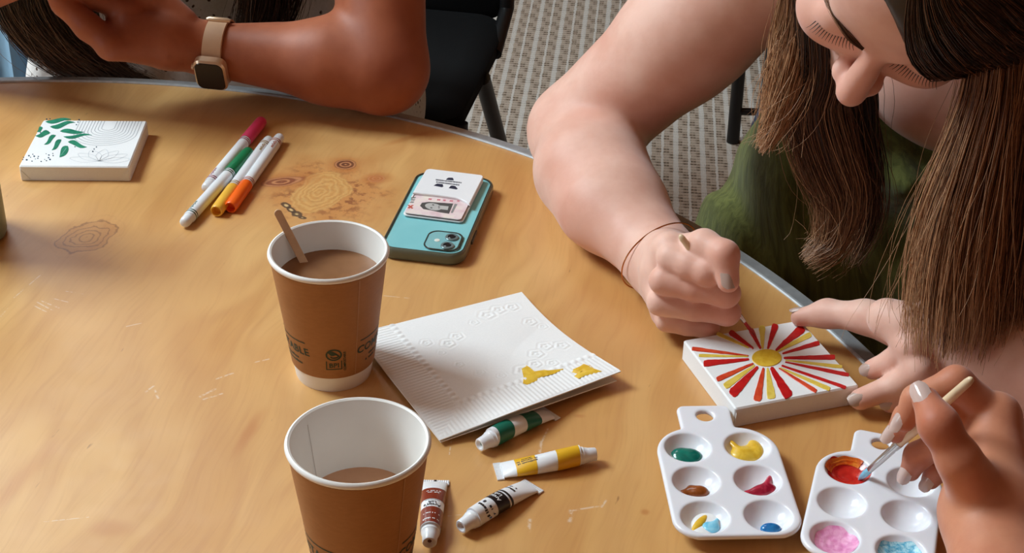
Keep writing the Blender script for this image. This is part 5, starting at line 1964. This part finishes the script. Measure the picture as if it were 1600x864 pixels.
def trousers(hp, fwd, parent, org, mat):
    left = np.array([-fwd[1], fwd[0], 0.0])
    g = Body()
    pr = [cone(hp + left * -0.08, hp + left * 0.08, 0.135, 0.135, 0.05)]
    for s_ in (-1, 1):
        a = hp + left * 0.09 * s_ + V(0, 0, -0.02)
        kn = a + fwd * 0.40 + left * 0.03 * s_ + V(0, 0, 0.0)
        ft = V(kn[0] - fwd[0] * 0.02, kn[1] - fwd[1] * 0.02, 0.07)
        pr += [cone(a, kn, 0.085, 0.062, 0.03), cone(kn, ft, 0.060, 0.048, 0.02)]
    g.add(pr, 0)
    v, f = g.mesh(0.012)
    mesh_obj('trousers', v - org, f, mat, parent)
    for s_ in (-1, 1):
        a = hp + left * 0.09 * s_
        kn = a + fwd * 0.40 + left * 0.03 * s_
        ft = V(kn[0] - fwd[0] * 0.02, kn[1] - fwd[1] * 0.02, 0.045)
        v, f = Body().add([cone(ft, ft + fwd * 0.13 + V(0, 0, -0.008), 0.045, 0.036, 0.01), cone(ft, ft - fwd * 0.04, 0.045, 0.042, 0.01)], 0).mesh(0.006)
        mesh_obj('shoe', np.maximum(v, V(-99, -99, 0.001)) - org, f, plain('white_trainer', srgb(210, 208, 204), 0.6), parent)


FW2 = nrm(V(-0.3, -0.95, 0))
trousers(V(0.49, 1.66, 0.60), FW2, P2, O2, M_DENIM)

# hair: dark crown with a part, long brown lengths on both sides
M_H2 = hair_mat('brown_hair', srgb(34, 21, 15), srgb(116, 78, 54), srgb(200, 152, 112))
hs = Strands()
crown = Body().add([ball(HL2(0, 17, 40), np.array([80, 98, 80]) * 1.03e-3, 0.01, AX2), ball(HL2(22, -50, 42), np.array([62, 43, 48]) * 1.03e-3, 0.02, AX2)], 0)
cut = [ball(HL2(-34, -88, -30), np.array([62, 66, 96]) * 1.03e-3, 0.012, AX2), ball(HL2(0, -20, -122), np.array([120, 110, 90]) * 1.03e-3, 0.02, AX2), ball(HL2(30, -92, -32), np.array([60, 50, 48]) * 1.03e-3, 0.01, AX2)]
cvv, cff = crown.mesh(0.003, cut)
hs.v.append(cvv)
hs.f.append(cff)
hs.c.append(np.full(len(cvv), 0.02))
hs.n += len(cvv)


def scalp(th, ph, off=0.0):
    """point on the crown: th from the top towards the side (+ her left), ph fore-aft"""
    x, z = math.sin(th), math.cos(th)
    r = np.array([80, 98, 80]) + off
    return HL2(0 + r[0] * x * math.cos(ph), 17 - r[1] * math.sin(ph), 40 + r[2] * z * math.cos(ph))


rgs = np.random.default_rng(11)
# strands lying on the crown, combed from the part to each side
for sgn in (-1, 1):
    for i in range(60):
        ph = rgs.uniform(-0.9, 0.98)
        gd = [scalp(sgn * a, ph * (1 - 0.35 * a / 1.6), 2.0 + rgs.uniform(0, 2)) for a in (0.02, 0.4, 0.8, 1.2, 1.65)]
        hs.lock(gd, [0.004, 0.005, 0.006, 0.006, 0.004], 14, 100 + i + (500 if sgn > 0 else 0), 12, 0.00035, 0.35, 0.0, 0.22, 0.0012, 1.0, short=0.1)
HE = [(np.array([0, 17, 40.0]), np.array([80, 98, 80.0]) * 1.0), (np.array([22, -50, 42.0]), np.array([62, 43, 48.0]))]


def onto(q, off):
    """push a point of the head out to the surface of the crown"""
    q = np.asarray(q, float)
    hc = np.array([8.0, -8.0, 34.0])
    d = (q - hc) / np.linalg.norm(q - hc)
    best = 0
    for c, r in HE:
        a = ((d / r) ** 2).sum()
        b = ((hc - c) / r * (d / r)).sum()
        e = (((hc - c) / r) ** 2).sum() - 1
        dis = b * b - a * e
        if dis > 0:
            best = max(best, (-b + math.sqrt(dis)) / a)
    p = hc + d * (best + off)
    return HL2(*p)


# fringe swept from the part across the forehead
for k in range(9):
    o_ = k * 7
    gd = [(-14, -52 + o_ * 0.7, 100 + o_ * 0.2), (4, -82 + o_ * 0.8, 72 + o_ * 0.4), (22, -90 + o_ * 0.8, 50 + o_ * 0.55), (46, -82 + o_ * 0.7, 31 + o_ * 0.55), (70, -56 + o_ * 0.5, 17 + o_ * 0.45), (88, -14 + o_ * 0.35, -6 + o_ * 0.35)]
    gd = [onto(q, 1.5) for q in gd]
    hs.lock(gd, [0.006, 0.009, 0.010, 0.010, 0.010, 0.009], 190, 300 + k, 16, 0.00038, 0.16, 0.03, 0.26, 0.002, 1.1, short=0.12)
    gd = [HL2(-16, -50 + o_ * 0.7, 100 + o_ * 0.2), HL2(-40, -60 + o_ * 0.7, 84 + o_ * 0.3), HL2(-64, -44 + o_ * 0.6, 58 + o_ * 0.4), HL2(-82, -16 + o_ * 0.4, 26 + o_ * 0.4), HL2(-90, 8 + o_ * 0.3, -6 + o_ * 0.3)]
    hs.lock(gd, [0.006, 0.008, 0.009, 0.010, 0.009], 110, 330 + k, 16, 0.00038, 0.4, 0.03, 0.30, 0.002, 1.1, short=0.12)
for i in range(54):
    u = i / 53
    ys = -78 + 130 * u
    gd = []
    for t_ in np.linspace(0, 1, 7):
        x = -12 + 98 * math.sin(t_ * 1.5)
        z = 100 - (94 - 10 * u) * t_ ** 1.25
        y = ys + 34 * t_ * (1 - u) - 10 * math.sin(t_ * 3.1) * (1 - u)
        gd.append(onto((x, y, z), 1.6 + rgs.uniform(0, 1.6)))
    hs.lock(gd, [0.003, 0.004, 0.0045, 0.005, 0.005, 0.005, 0.004], 34, 1200 + i, 16, 0.00034, 0.30, 0.02, 0.26, 0.0014, 1.0, short=0.1)
LH = []
# lengths hanging on the far left of the face (her right)
LH.append(([HL2(-88, 6, 10), at(1264, 10, y=1.150), at(1250, 80, y=1.15), at(1228, 150, y=1.145), at(1205, 205, y=1.14), at(1186, 240, y=1.135)], [0.014, 0.017, 0.016, 0.013, 0.009, 0.003], 420, 0.45, 1.0))
LH.append(([HL2(-88, 25, 0), at(1232, 20, y=1.17), at(1220, 90, y=1.165), at(1208, 150, y=1.16), at(1192, 195, y=1.155)], [0.010, 0.011, 0.011, 0.009, 0.004], 160, 0.5, 1.0))
LH.append(([HL2(-84, -10, -10), at(1290, 90, y=1.15), at(1272, 160, y=1.16), at(1290, 240, y=1.165), at(1312, 310, y=1.165), at(1296, 380, y=1.16), at(1256, 412, y=1.15)], [0.018, 0.024, 0.028, 0.028, 0.024, 0.016, 0.007], 620, 0.10, 0.85))
LH.append(([HL2(-82, -5, -30), at(1322, 120, y=1.18), at(1330, 200, y=1.19), at(1348, 280, y=1.195), at(1352, 350, y=1.195), at(1330, 418, y=1.19)], [0.018, 0.024, 0.024, 0.020, 0.014, 0.005], 420, 0.0, 0.55))
# the thick fall on the right (her left)
LH.append(([HL2(88, -4, 10), at(1568, 60, y=1.02), at(1552, 150, y=1.01), at(1530, 240, y=1.00), at(1506, 330, y=0.99), at(1490, 420, y=0.98), at(1482, 500, y=0.97), at(1474, 560, y=0.965)], [0.016, 0.020, 0.022, 0.024, 0.027, 0.030, 0.030, 0.026], 1100, 0.35, 0.95))
LH.append(([HL2(90, 25, 0), at(1606, 60, y=1.04), at(1596, 160, y=1.03), at(1580, 260, y=1.02), at(1564, 350, y=1.01), at(1550, 440, y=1.00), at(1545, 510, y=0.99), at(1530, 572, y=0.98)], [0.020, 0.026, 0.028, 0.030, 0.034, 0.036, 0.036, 0.030], 1000, 0.10, 0.70))
LH.append(([HL2(90, 45, 0), at(1645, 80, y=1.06), at(1640, 200, y=1.05), at(1628, 330, y=1.04), at(1610, 430, y=1.03), at(1594, 510, y=1.02)], [0.022, 0.03, 0.034, 0.034, 0.03, 0.014], 420, 0.0, 0.55))
for i, (gd, rd, cnt, t0, t1) in enumerate(LH):
    hs.core(gd, [q * w_ for q, w_ in zip(rd, list(np.linspace(0.8, 0.6, len(rd) - 2)) + [0.25, 0.02])], 0.55, max(0, t0 - 0.25), t1 * 0.55)
    hs.lock(gd, rd, int(cnt * 0.95), 20 + i, 20, 0.00040, 0.62, t0, t1, 0.0050, 1.30, short=0.42)
    hs.lock(gd, [q * 1.25 for q in rd], cnt // 12, 60 + i, 22, 0.00022, 0.7, t0 + 0.2, t1, 0.020, 1.4, short=0.35)
tag(hs.build('hair', M_H2, P2, O2), 'long straight brown hair, almost black at the crown')
# lashes and brows
M_LASH = plain('dark_lash', srgb(28, 18, 16), 0.5)
for sgn in (-1, 1):
    ls = Strands()
    pts = []
    for i in range(15):
        u = i / 14
        a = (u - 0.5) * 2
        base = (sgn * 33 + a * 15, -84.0 + 2.6 * a * a, -8.5 - 1.0 * a * a)
        tip = (sgn * 33 + a * 19, -90.0 + 2.5 * a * a, -14.0)
        mid = ((base[0] + tip[0]) / 2, (base[1] + tip[1]) / 2 - 0.5, (base[2] + tip[2]) / 2 - 1.8)
        pts.append(catmull([HL2(*base), HL2(*mid), HL2(*tip)], 6))
    pts = np.array(pts)
    ls.polyline(pts, np.tile(np.linspace(0.00045, 0.00012, 6), (len(pts), 1)), np.zeros(pts.shape[:2]))
    ls.build('eyelashes', M_LASH, P2, O2)
    if sgn > 0:
        continue
    br = Strands()
    br.lock([HL2(sgn * 12, -93, 13), HL2(sgn * 26, -90.5, 18), HL2(sgn * 42, -80, 17), HL2(sgn * 52, -70, 11)], [0.0015, 0.003, 0.0028, 0.001], 60, 900 + sgn, 10, 0.00018, 0.35, 0.45, 0.6, 0.001, 1.0)
    br.build('eyebrow', M_H2, P2, O2)

# ================================================================== paintbrushes, bracelet, earring of the woman in green
M_HANDLE = plain('cream_brush_handle', srgb(226, 200, 164), 0.35, 0.03)
M_FERR = plain('silver_ferrule', srgb(200, 196, 194), 0.25, metal=0.9)


def brush(tip, end, label, tipmat, fr=(0.14, 0.40), r=0.0030, tipr=0.0022, group='thin paintbrushes held in hands'):
    d = nrm(end - tip)
    L_ = float(np.linalg.norm(end - tip))
    root = empty('paintbrush', tip)
    tag(root, label, 'paintbrush', group)

    def seg(name, prof, mat, n=16):
        path = [d * (L_ * u) for u, _ in prof]
        MB().add(*tube(path, [q for _, q in prof], n)).build(name, mat, root, sharp=60)
    f0, f1 = fr
    seg('bristles', [(0.0, 0.0002), (f0 * 0.25, tipr * 0.7), (f0 * 0.6, tipr), (f0 + 0.01, tipr * 0.85)], tipmat)
    seg('ferrule', [(f0, tipr * 0.95), (f0 + (f1 - f0) * 0.72, r * 0.86), (f0 + (f1 - f0) * 0.78, r * 0.78), (f0 + (f1 - f0) * 0.84, r * 0.92), (f1, r * 0.95)], M_FERR)
    seg('handle', [(f1 - 0.005, r * 0.88), (f1 + (1 - f1) * 0.25, r * 1.15), (f1 + (1 - f1) * 0.5, r * 1.05), (0.965, r * 0.85), (0.988, r * 0.7), (1.0, r * 0.25)], M_HANDLE)
    return root


brush(at(1182, 528, SUN_TH + 0.0008), at(1062, 367, 0.1075), 'thin paintbrush with red bristles gripped over the sun canvas', paint_mat('wet_red_bristles', srgb(150, 16, 20), srgb(186, 34, 30), 0.3), (0.16, 0.36), 0.0030, 0.0016)

# thin gold chain round the right wrist
M_GOLD = plain('rose_gold', srgb(206, 140, 84), 0.25, 0.05, metal=0.9)
axw = nrm(WR2 - FM)
cw_ = WR2 - axw * 0.004
e1 = nrm(np.cross(axw, up))
e2 = np.cross(e1, axw)
loop = []
for k in range(61):
    a = 2 * PI * k / 60
    loop.append(cw_ + e1 * 0.0385 * math.cos(a) + e2 * (0.0362 * math.sin(a) + 0.0005) + axw * 0.006 * math.sin(a + 0.6) - O2)
br_ = MB().add(*tube(loop, 0.00065, 6, False)).build('bracelet', M_GOLD, P2)
tag(br_, 'thin rose gold bracelet chain')
# beaded hoop near the cheek
hoopc = at(1262, 22, y=1.16)
loop = [hoopc + RIGHT * 0.011 * math.cos(a) + UP * 0.009 * math.sin(a) - O2 for a in np.linspace(PI, 2 * PI, 22)]
mbx = MB()
for i, p in enumerate(loop):
    mbx.add(*tube([p - V(0, 0, 0.0009), p, p + V(0, 0, 0.0009)], [0.0006, 0.0011, 0.0006], 8))
tag(mbx.build('beaded_earring', plain('brown_beads', srgb(96, 48, 24), 0.3), P2), 'fine dark brown beaded earring hoop')

# ================================================================== woman at the far side, arm with a watch
M_SK1 = skin_mat('tan_skin', srgb(152, 80, 48), srgb(168, 94, 60), srgb(120, 50, 26), fuzz=0.10)
P1 = empty('person', (-0.34, 2.06, 0.0))
tag(P1, 'person in a white eyelet blouse with a smartwatch, forearm resting on the far table edge', 'person')
O1 = np.array(P1.location)
b1 = Body()
EL1 = at(598, 104, 0.056)
WR1 = at(330, 78, 0.060)
S1 = V(-0.165, 1.70, TZ + 0.30)
N1 = V(-0.335, 1.76, TZ + 0.32)
SR1 = V(-0.51, 1.76, TZ + 0.30)
H1 = V(-0.36, 2.08, TZ - 0.24)
b1.add([cone(N1 + V(0, 0.02, -0.06), N1 + V(0, 0.05, -0.14), 0.105, 0.105, 0.05), cone(S1, N1, 0.058, 0.06, 0.05), cone(SR1, N1, 0.058, 0.06, 0.05)], 0.03)
E1_ = V(-0.345, 1.62, TZ + 0.50)
ax1 = np.array([[1, 0, 0], nrm(V(0, 0.85, 0.5)), nrm(V(0, -0.5, 0.85))])
hg1, HL1 = head_groups(E1_, ax1, 1.0)
b1.add([cone(HL1(0, 30, -50), N1, 0.052, 0.058, 0.03)], 0.03)
b1.add(hg1, 0.012)
FA = EL1 + (WR1 - EL1) * 0.30
b1.add([cone(S1, S1 + (EL1 - S1) * 0.55, 0.052, 0.050, 0.02), cone(S1 + (EL1 - S1) * 0.5, EL1, 0.050, 0.046, 0.02), cone(EL1 + V(0, 0.0, -0.004), FA, 0.044, 0.043, 0.02), cone(FA, WR1, 0.043, 0.0275, 0.02)], 0.025)
# left hand closed in front of the chest
HK = at(205, 52, 0.082)
b1.add([cone(WR1, at(262, 62, 0.074), 0.0275, 0.0290, 0.014), cone(at(262, 62, 0.074), HK, 0.0290, 0.0260, 0.014), cone(at(215, 70, 0.075), at(172, 72, 0.080), 0.018, 0.0155, 0.012), cone(HK, at(195, 20, 0.100), 0.022, 0.018, 0.012)], 0.012)
b1.add(finger([at(176, 70, 0.080), at(138, 42, 0.096), at(100, 6, 0.116), at(92, -22, 0.130)], [0.0155, 0.0140, 0.0125, 0.010], 0.006), 0.004)
b1.add(finger([at(205, 18, 0.104), at(150, -4, 0.118), at(112, -20, 0.132), at(104, -48, 0.146)], [0.0150, 0.0125, 0.0115, 0.0095], 0.006), 0.0025)
b1.add(finger([at(235, 12, 0.104), at(170, -28, 0.132), at(130, -44, 0.146), at(122, -70, 0.156)], [0.0145, 0.012, 0.011, 0.009], 0.006), 0.0025)
b1.add(finger([at(250, 5, 0.104), at(195, -50, 0.146), at(150, -66, 0.158), at(140, -90, 0.166)], [0.0135, 0.011, 0.010, 0.0085], 0.006), 0.0025)
b1.add(finger([at(285, 35, 0.090), at(240, -10, 0.118), at(200, -30, 0.135), at(160, -40, 0.150)], [0.0165, 0.0135, 0.0118, 0.0095], 0.006), 0.003)
# right arm, mostly out of the picture
ER1 = V(-0.70, 1.60, TZ + 0.06)
WRR = at(60, -60, 0.165)
b1.add([cone(SR1, ER1, 0.052, 0.044, 0.02), cone(ER1, WRR, 0.042, 0.027, 0.02)], 0.025)
b1.add([cone(WRR, WRR + V(0.05, -0.01, 0.02), 0.026, 0.024, 0.012)], 0.012)
for k in range(4):
    q = WRR + V(0.06, -0.02 + 0.014 * k, 0.022)
    b1.add(finger([q, q + V(0.034, -0.004, 0.008), q + V(0.055, 0.0, -0.004), q + V(0.066, 0.003, -0.020)], [0.0105, 0.0098, 0.009, 0.008], 0.005), 0.002)
q = WRR + V(0.025, -0.02, 0.006)
b1.add(finger([q, q + V(0.03, -0.02, 0.008), q + V(0.055, -0.022, 0.006), q + V(0.075, -0.016, 0.0)], [0.014, 0.0115, 0.0105, 0.009], 0.005), 0.003)
v1, f1 = b1.mesh(0.0032)
mesh_obj('body', relax(v1, f1, 1, 0.4) - O1, f1, M_SK1, P1, col=skin_tone(v1, [(EL1 + V(0.02, -0.03, 0), 0.04, 0.8), (at(172, 72, 0.08), 0.02, 0.6)]))


def eyelet_mat():
    t = NT('white_eyelet_cotton')
    co = t.coords()
    vo = t.n('ShaderNodeTexVoronoi', feature='F1')
    t.link(co, vo.inputs['Vector'])
    vo.inputs['Scale'].default_value = 120
    vo.inputs['Randomness'].default_value = 0.55
    hole = t.M('MULTIPLY', t.smooth(vo.outputs['Distance'], 0.20, 0.30, 1.0, 0.0), t.smooth(t.noise(co, 26, 2), 0.46, 0.54))
    nz = t.noise(co, 260, 3)
    c = t.mix(nz, srgb(214, 208, 202), srgb(240, 236, 232))
    c = t.mix(hole, c, srgb(92, 70, 58))
    t.set(color=c, rough=0.85, spec=0.2)
    t.bump(t.M('SUBTRACT', nz, hole), 0.35, 0.0015)
    return t.m


t1 = Body()
t1.add([cone(N1 + V(0, 0.0, -0.07), H1 + V(0, -0.06, 0.10), 0.130, 0.150, 0.06), cone(S1 + V(-0.055, 0.02, -0.01), N1 + V(0.05, 0, -0.1), 0.060, 0.07, 0.04), cone(SR1 + V(0.055, 0.02, -0.01), N1 + V(-0.05, 0, -0.1), 0.060, 0.07, 0.04),
        cone(N1 + V(-0.12, -0.02, -0.10), V(-0.53, 1.78, TZ - 0.10), 0.06, 0.085, 0.06), cone(N1 + V(0.10, -0.02, -0.10), V(-0.20, 1.80, TZ - 0.10), 0.05, 0.08, 0.06),
        cone(N1 + V(-0.06, -0.11, -0.17), N1 + V(0.06, -0.11, -0.17), 0.075, 0.075, 0.06), cone(V(-0.44, 1.72, TZ - 0.06), V(-0.24, 1.72, TZ - 0.06), 0.085, 0.085, 0.06), cone(V(-0.44, 1.76, TZ - 0.14), V(-0.24, 1.76, TZ - 0.14), 0.10, 0.10, 0.06)], 0)


def wr1(Q):
    return 0.003 * np.sin(Q[:, 0] * 70 + 10 * Q[:, 2] + 2 * np.sin(Q[:, 2] * 22)) + 0.0018 * np.sin(Q[:, 0] * 130 - 30 * Q[:, 2])


gv, gf = t1.mesh(0.006, [ball(N1 + V(0, -0.06, 0.06), (0.085, 0.12, 0.10), 0.02)], wr1)
tag(mesh_obj('blouse', relax(gv, gf, 1) - O1, gf, eyelet_mat(), P1), 'white eyelet cotton blouse')
trousers(V(-0.36, 2.10, 0.60), nrm(V(-0.15, -1, 0)), P1, O1, M_DENIM)
M_H1 = hair_mat('dark_hair', srgb(26, 19, 16), srgb(74, 57, 48), srgb(158, 132, 112), 0.32)
h1 = Strands()
crown1 = Body().add([ball(HL1(0, 17, 40), np.array([82, 100, 82]) * 1e-3, 0.01, ax1)], 0)
cvv, cff = crown1.mesh(0.004, [ball(HL1(0, -86, -38), np.array([72, 62, 92]) * 1e-3, 0.012, ax1), ball(HL1(0, -20, -120), np.array([120, 110, 90]) * 1e-3, 0.02, ax1)])
h1.v.append(cvv)
h1.f.append(cff)
h1.c.append(np.full(len(cvv), 0.1))
h1.n += len(cvv)
Y1 = 1.585
L1 = [([HL1(-84, 10, 0), at(20, -150, y=1.60), at(14, -40, y=Y1), at(36, 30, y=Y1), at(84, 84, y=Y1), at(150, 122, y=1.60), at(215, 150, y=1.62)], [0.03, 0.034, 0.030, 0.026, 0.020, 0.014, 0.006], 620, 0.10, 0.9),
      ([HL1(-84, 20, 0), at(50, -150, y=1.62), at(60, -40, y=1.60), at(78, 20, y=1.60), at(120, 72, y=1.605), at(180, 112, y=1.61), at(250, 140, y=1.63)], [0.03, 0.034, 0.030, 0.028, 0.022, 0.014, 0.006], 520, 0.0, 0.7),
      ([HL1(-80, 30, 0), at(90, -150, y=1.64), at(104, -40, y=1.62), at(120, 30, y=1.62), at(150, 80, y=1.62), at(200, 115, y=1.63)], [0.03, 0.032, 0.03, 0.024, 0.018, 0.008], 380, 0.0, 0.5),
      ([HL1(84, 10, 0), at(420, -150, y=1.60), at(424, -60, y=1.60), at(420, 0, y=1.605), at(404, 50, y=1.61), at(390, 100, y=1.62)], [0.03, 0.036, 0.036, 0.034, 0.028, 0.014], 560, 0.0, 0.5)]
for i, (gd, rd, cnt, t0, t1_) in enumerate(L1):
    h1.core(gd, [q * 0.66 for q in rd], 0.5, 0.0, 0.2)
    h1.lock(gd, rd, cnt, 700 + i, 20, 0.00042, 0.6, t0, t1_, 0.006, 1.2, short=0.2)
    h1.lock(gd, [q * 1.2 for q in rd], cnt // 14, 740 + i, 24, 0.00026, 0.7, t0 + 0.2, t1_ + 0.1, 0.016, 1.3, short=0.3)
tag(h1.build('hair', M_H1, P1, O1), 'long dark brown hair')

# smartwatch
a1 = nrm(WR1 - EL1)
wc = WR1 - a1 * 0.010
nw = nrm(0.80 * nrm(CAM - wc) - 0.80 * UP + 0.0 * RIGHT)
nw = nrm(nw - a1 * (nw @ a1))
tw = np.cross(a1, nw)                            # round the wrist
watch = empty('smartwatch', wc)
tag(watch, 'smartwatch with a dark square screen and beige band on a wrist', 'watch')
M_BAND = plain('beige_watch_band', srgb(196, 156, 122), 0.6, 0.04)
M_WC = plain('champagne_metal', srgb(224, 196, 166), 0.28, 0.02, metal=0.6)
vs, fs = [], []
nseg = 48
for k in range(nseg):
    a = 2 * PI * k / nseg
    dr = nw * math.cos(a) + tw * math.sin(a)
    rw = 0.0318
    for (o_, hw) in ((0.0, -0.0105), (0.0, 0.0105), (0.0022, 0.0100), (0.0022, -0.0100)):
        vs.append(dr * (rw + o_) + a1 * hw)
for k in range(nseg):
    l = (k + 1) % nseg
    for q in range(4):
        r_ = (q + 1) % 4
        fs.append((k * 4 + q, l * 4 + q, l * 4 + r_, k * 4 + r_))
MB().add(vs, fs).build('band', M_BAND, watch, sharp=50)
Rw = np.array([a1, tw, nw])


def wpt(p):
    return p[0] * a1 + p[1] * tw + (p[2] + 0.0315) * nw


vs, fs = prism(rrect(0.0340, 0.0390, 0.0085, 6), 0.0, 0.0095, 0.0022)
case = MB().add([wpt(p) for p in vs], fs).build('case', M_WC, watch, sharp=35)
vs, fs = prism(rrect(0.0300, 0.0350, 0.0070, 6), 0.0090, 0.0101, 0.0005)
MB().add([wpt(p) for p in vs], fs).build('screen', plain('dark_watch_glass', srgb(38, 34, 32), 0.12), watch, sharp=35)
vs, fs = lathe([(0.0, 0.0), (0.0034, 0.0), (0.0034, 0.0022), (0.0, 0.0024)], 20)
MB().add([wpt((0.0170 + p[2], 0.008 + p[0], 0.0050 + p[1])) for p in vs], fs).build('crown', M_WC, case, sharp=35)
# metal bar at the other end of the band
dr = nw * math.cos(math.radians(108)) + tw * math.sin(math.radians(108))
dr2 = nw * math.cos(math.radians(-108)) + tw * math.sin(math.radians(-108))
dsel = dr if (dr @ UP) > (dr2 @ UP) else dr2
MB().add(*tube([dsel * 0.0345 - a1 * 0.0125, dsel * 0.0352 - a1 * 0.010, dsel * 0.0352 + a1 * 0.010, dsel * 0.0345 + a1 * 0.0125], [0.0020, 0.0028, 0.0028, 0.0020], 12)).build('clasp', M_WC, watch)

# ================================================================== hand with a brush in the foreground
M_SK3 = skin_mat('warm_skin', srgb(190, 120, 88), srgb(204, 138, 104), srgb(170, 82, 54), fuzz=0.2)
M_NAIL3 = plain('pale_pink_nail_polish', srgb(206, 180, 172), 0.15, 0.01, coat=0.5)
W3 = at(1548, 800, 0.070)
P3 = empty('person', (0.42, 0.42, 0.0))
tag(P3, 'person at the lower right edge, of whom only a hand with a brush is seen', 'person')
O3 = np.array(P3.location)
b3 = Body()
F3 = at(1580, 980, 0.055)
E3 = V(0.42, 0.52, TZ + 0.03)
S3 = V(0.56, 0.36, TZ + 0.28)
b3.add([cone(W3, F3, 0.0285, 0.036, 0.02), cone(F3, E3, 0.038, 0.044, 0.02), cone(E3, S3, 0.046, 0.055, 0.02)], 0.02)
I3 = [at(1556, 650, 0.102), at(1494, 597, 0.124), at(1432, 624, 0.112), at(1413, 658, 0.096)]
M3 = [at(1556, 678, 0.086), at(1482, 632, 0.104), at(1418, 652, 0.090), at(1400, 676, 0.076)]
R3 = [at(1548, 705, 0.070), at(1474, 690, 0.076), at(1434, 712, 0.058), at(1422, 736, 0.044)]
K3 = [at(1540, 728, 0.058), at(1494, 714, 0.060), at(1466, 732, 0.046), at(1454, 750, 0.036)]
T3_ = [at(1526, 775, 0.088), at(1498, 718, 0.118), at(1467, 664, 0.138), at(1447, 626, 0.143)]
b3.add([cone(W3, I3[0], 0.027, 0.0150, 0.014), cone(W3, M3[0], 0.026, 0.0150, 0.014), cone(W3, R3[0], 0.025, 0.0140, 0.014), cone(W3, K3[0], 0.023, 0.0130, 0.014), cone(I3[0], K3[0], 0.0130, 0.0115, 0.012)], 0.014)
b3.add([cone(W3, T3_[1], 0.022, 0.0140, 0.014)], 0.008)
for q, r_ in ((I3, (0.0122, 0.0108, 0.0095, 0.0076)), (M3, (0.0122, 0.0105, 0.0092, 0.0074)), (R3, (0.0115, 0.0102, 0.0092, 0.0074)), (K3, (0.0105, 0.0092, 0.0084, 0.0068))):
    b3.add(finger(q, r_, 0.005), 0.002)
b3.add(finger(T3_, (0.0170, 0.0128, 0.0118, 0.0090), 0.008), 0.002)
v3, f3 = b3.mesh(0.0018)
v3 = relax(v3, f3, 1, 0.4)
mesh_obj('body', v3 - O3, f3, M_SK3, P3, col=skin_tone(v3, [(p, 0.013, 0.8) for p in (I3[1], I3[3], M3[1], M3[3], R3[3], K3[3], T3_[2], T3_[3])]))
for q, w_, l_, sd in ((T3_, 0.0130, 0.0175, nrm(CAM - T3_[3]) + V(-0.25, 0, 0.1)), (I3, 0.0105, 0.0150, V(-0.95, -0.35, 0.25)), (M3, 0.0105, 0.0150, V(-0.95, -0.35, 0.25)), (R3, 0.0105, 0.0140, V(-0.75, -0.65, 0.3)), (K3, 0.0092, 0.0120, V(-0.55, -0.75, 0.35))):
    d_ = nrm(q[3] - q[2])
    u_ = nrm(sd - d_ * (sd @ d_))
    nail(q[3] + u_ * (0.0078 if q is not T3_ else 0.0094) + d_ * 0.0015, d_, u_, w_, l_, mat=M_NAIL3, parent=P3, org=O3)
rc = M3[0] + (M3[1] - M3[0]) * 0.55
dx, dy, dz_ = frame_from(M3[1] - M3[0])
tag(MB().add(*tube([rc + 0.0118 * (dx * math.cos(a) + dy * math.sin(a)) - O3 for a in np.linspace(0, 2 * PI, 33)], 0.0009, 8, False)).build('finger_ring', M_GOLD, P3), 'thin gold ring')
brush(at(1341, 750, 0.0065), at(1519, 591, 0.158), 'cream paintbrush with pale blue bristles dipped in the red paint well', M_PL, (0.12, 0.40), 0.0034, 0.0026)

# ================================================================== chairs
def chair_with_corner(corner, rz, label):
    """place a chair so that its back right seat corner stands over a point of the floor"""
    c, s_ = math.cos(rz), math.sin(rz)
    lx, ly = 0.22, 0.21
    return folding_chair((corner[0] - c * lx + s_ * ly, corner[1] - s_ * lx - c * ly), rz, label)


chair_with_corner((-0.015, 2.50), math.radians(-10), 'black folding chair under the person with the smartwatch')
folding_chair((0.50, 1.74), math.radians(-17), 'black folding chair under the person in the green top')
fp = at(1145, 222, -TZ)
folding_chair((fp[0] + 0.215, fp[1] + 0.22), 0.0, 'empty black folding chair behind the person in the green top')
fp = at(1003, 0, -TZ)
folding_chair((fp[0] + 0.215, fp[1] + 0.22), math.radians(0), 'farthest black folding chair, only a foot showing at the top edge')

# pale blue cloth over the back of a chair at the far left
cb = at(20, 80, y=2.45) + V(0.085, 0, 0)
ca_ = math.radians(172)
folding_chair((cb[0] - 0.20, cb[1] + 0.30), ca_, 'black folding chair at the far left with a pale blue cloth over its back')
M_BLUE = plain('pale_blue_cotton', srgb(150, 188, 214), 0.8, 0.06, 40)
vs, fs = [], []
n, m = 60, 16
q0 = V(cb[0] - 0.42, cb[1] - 0.02, 0)
for lay in (0, 1):
    for i in range(n + 1):
        for j in range(m + 1):
            u, w = i / n, j / m
            fold = 0.012 * math.sin(u * 52) * (0.3 + w) + 0.006 * math.sin(u * 91 + 2)
            vs.append(q0 + V(u * 0.42 + 0.01 * w, -0.035 - fold - 0.03 * w + 0.004 * lay - 0.05 * u, 0.93 - 0.66 * w))
k = m + 1
T_ = (n + 1) * k
for i in range(n):
    for j in range(m):
        a = i * k + j
        fs.append((a, a + 1, a + k + 1, a + k))
        fs.append((T_ + a, T_ + a + k, T_ + a + k + 1, T_ + a + 1))
for i in range(n):
    for j in (0, m):
        a = i * k + j
        fs.append((a, a + k, T_ + a + k, T_ + a))
for j in range(m):
    for i in (0, n):
        a = i * k + j
        fs.append((a, a + 1, T_ + a + 1, T_ + a))
o = MB().add(vs, fs).build('hanging_cloth', M_BLUE, origin=(float(cb[0] - 0.2), float(cb[1]), 0.27), sharp=60)
tag(o, 'pale blue folded cloth hanging at the far left behind the table', 'cloth')
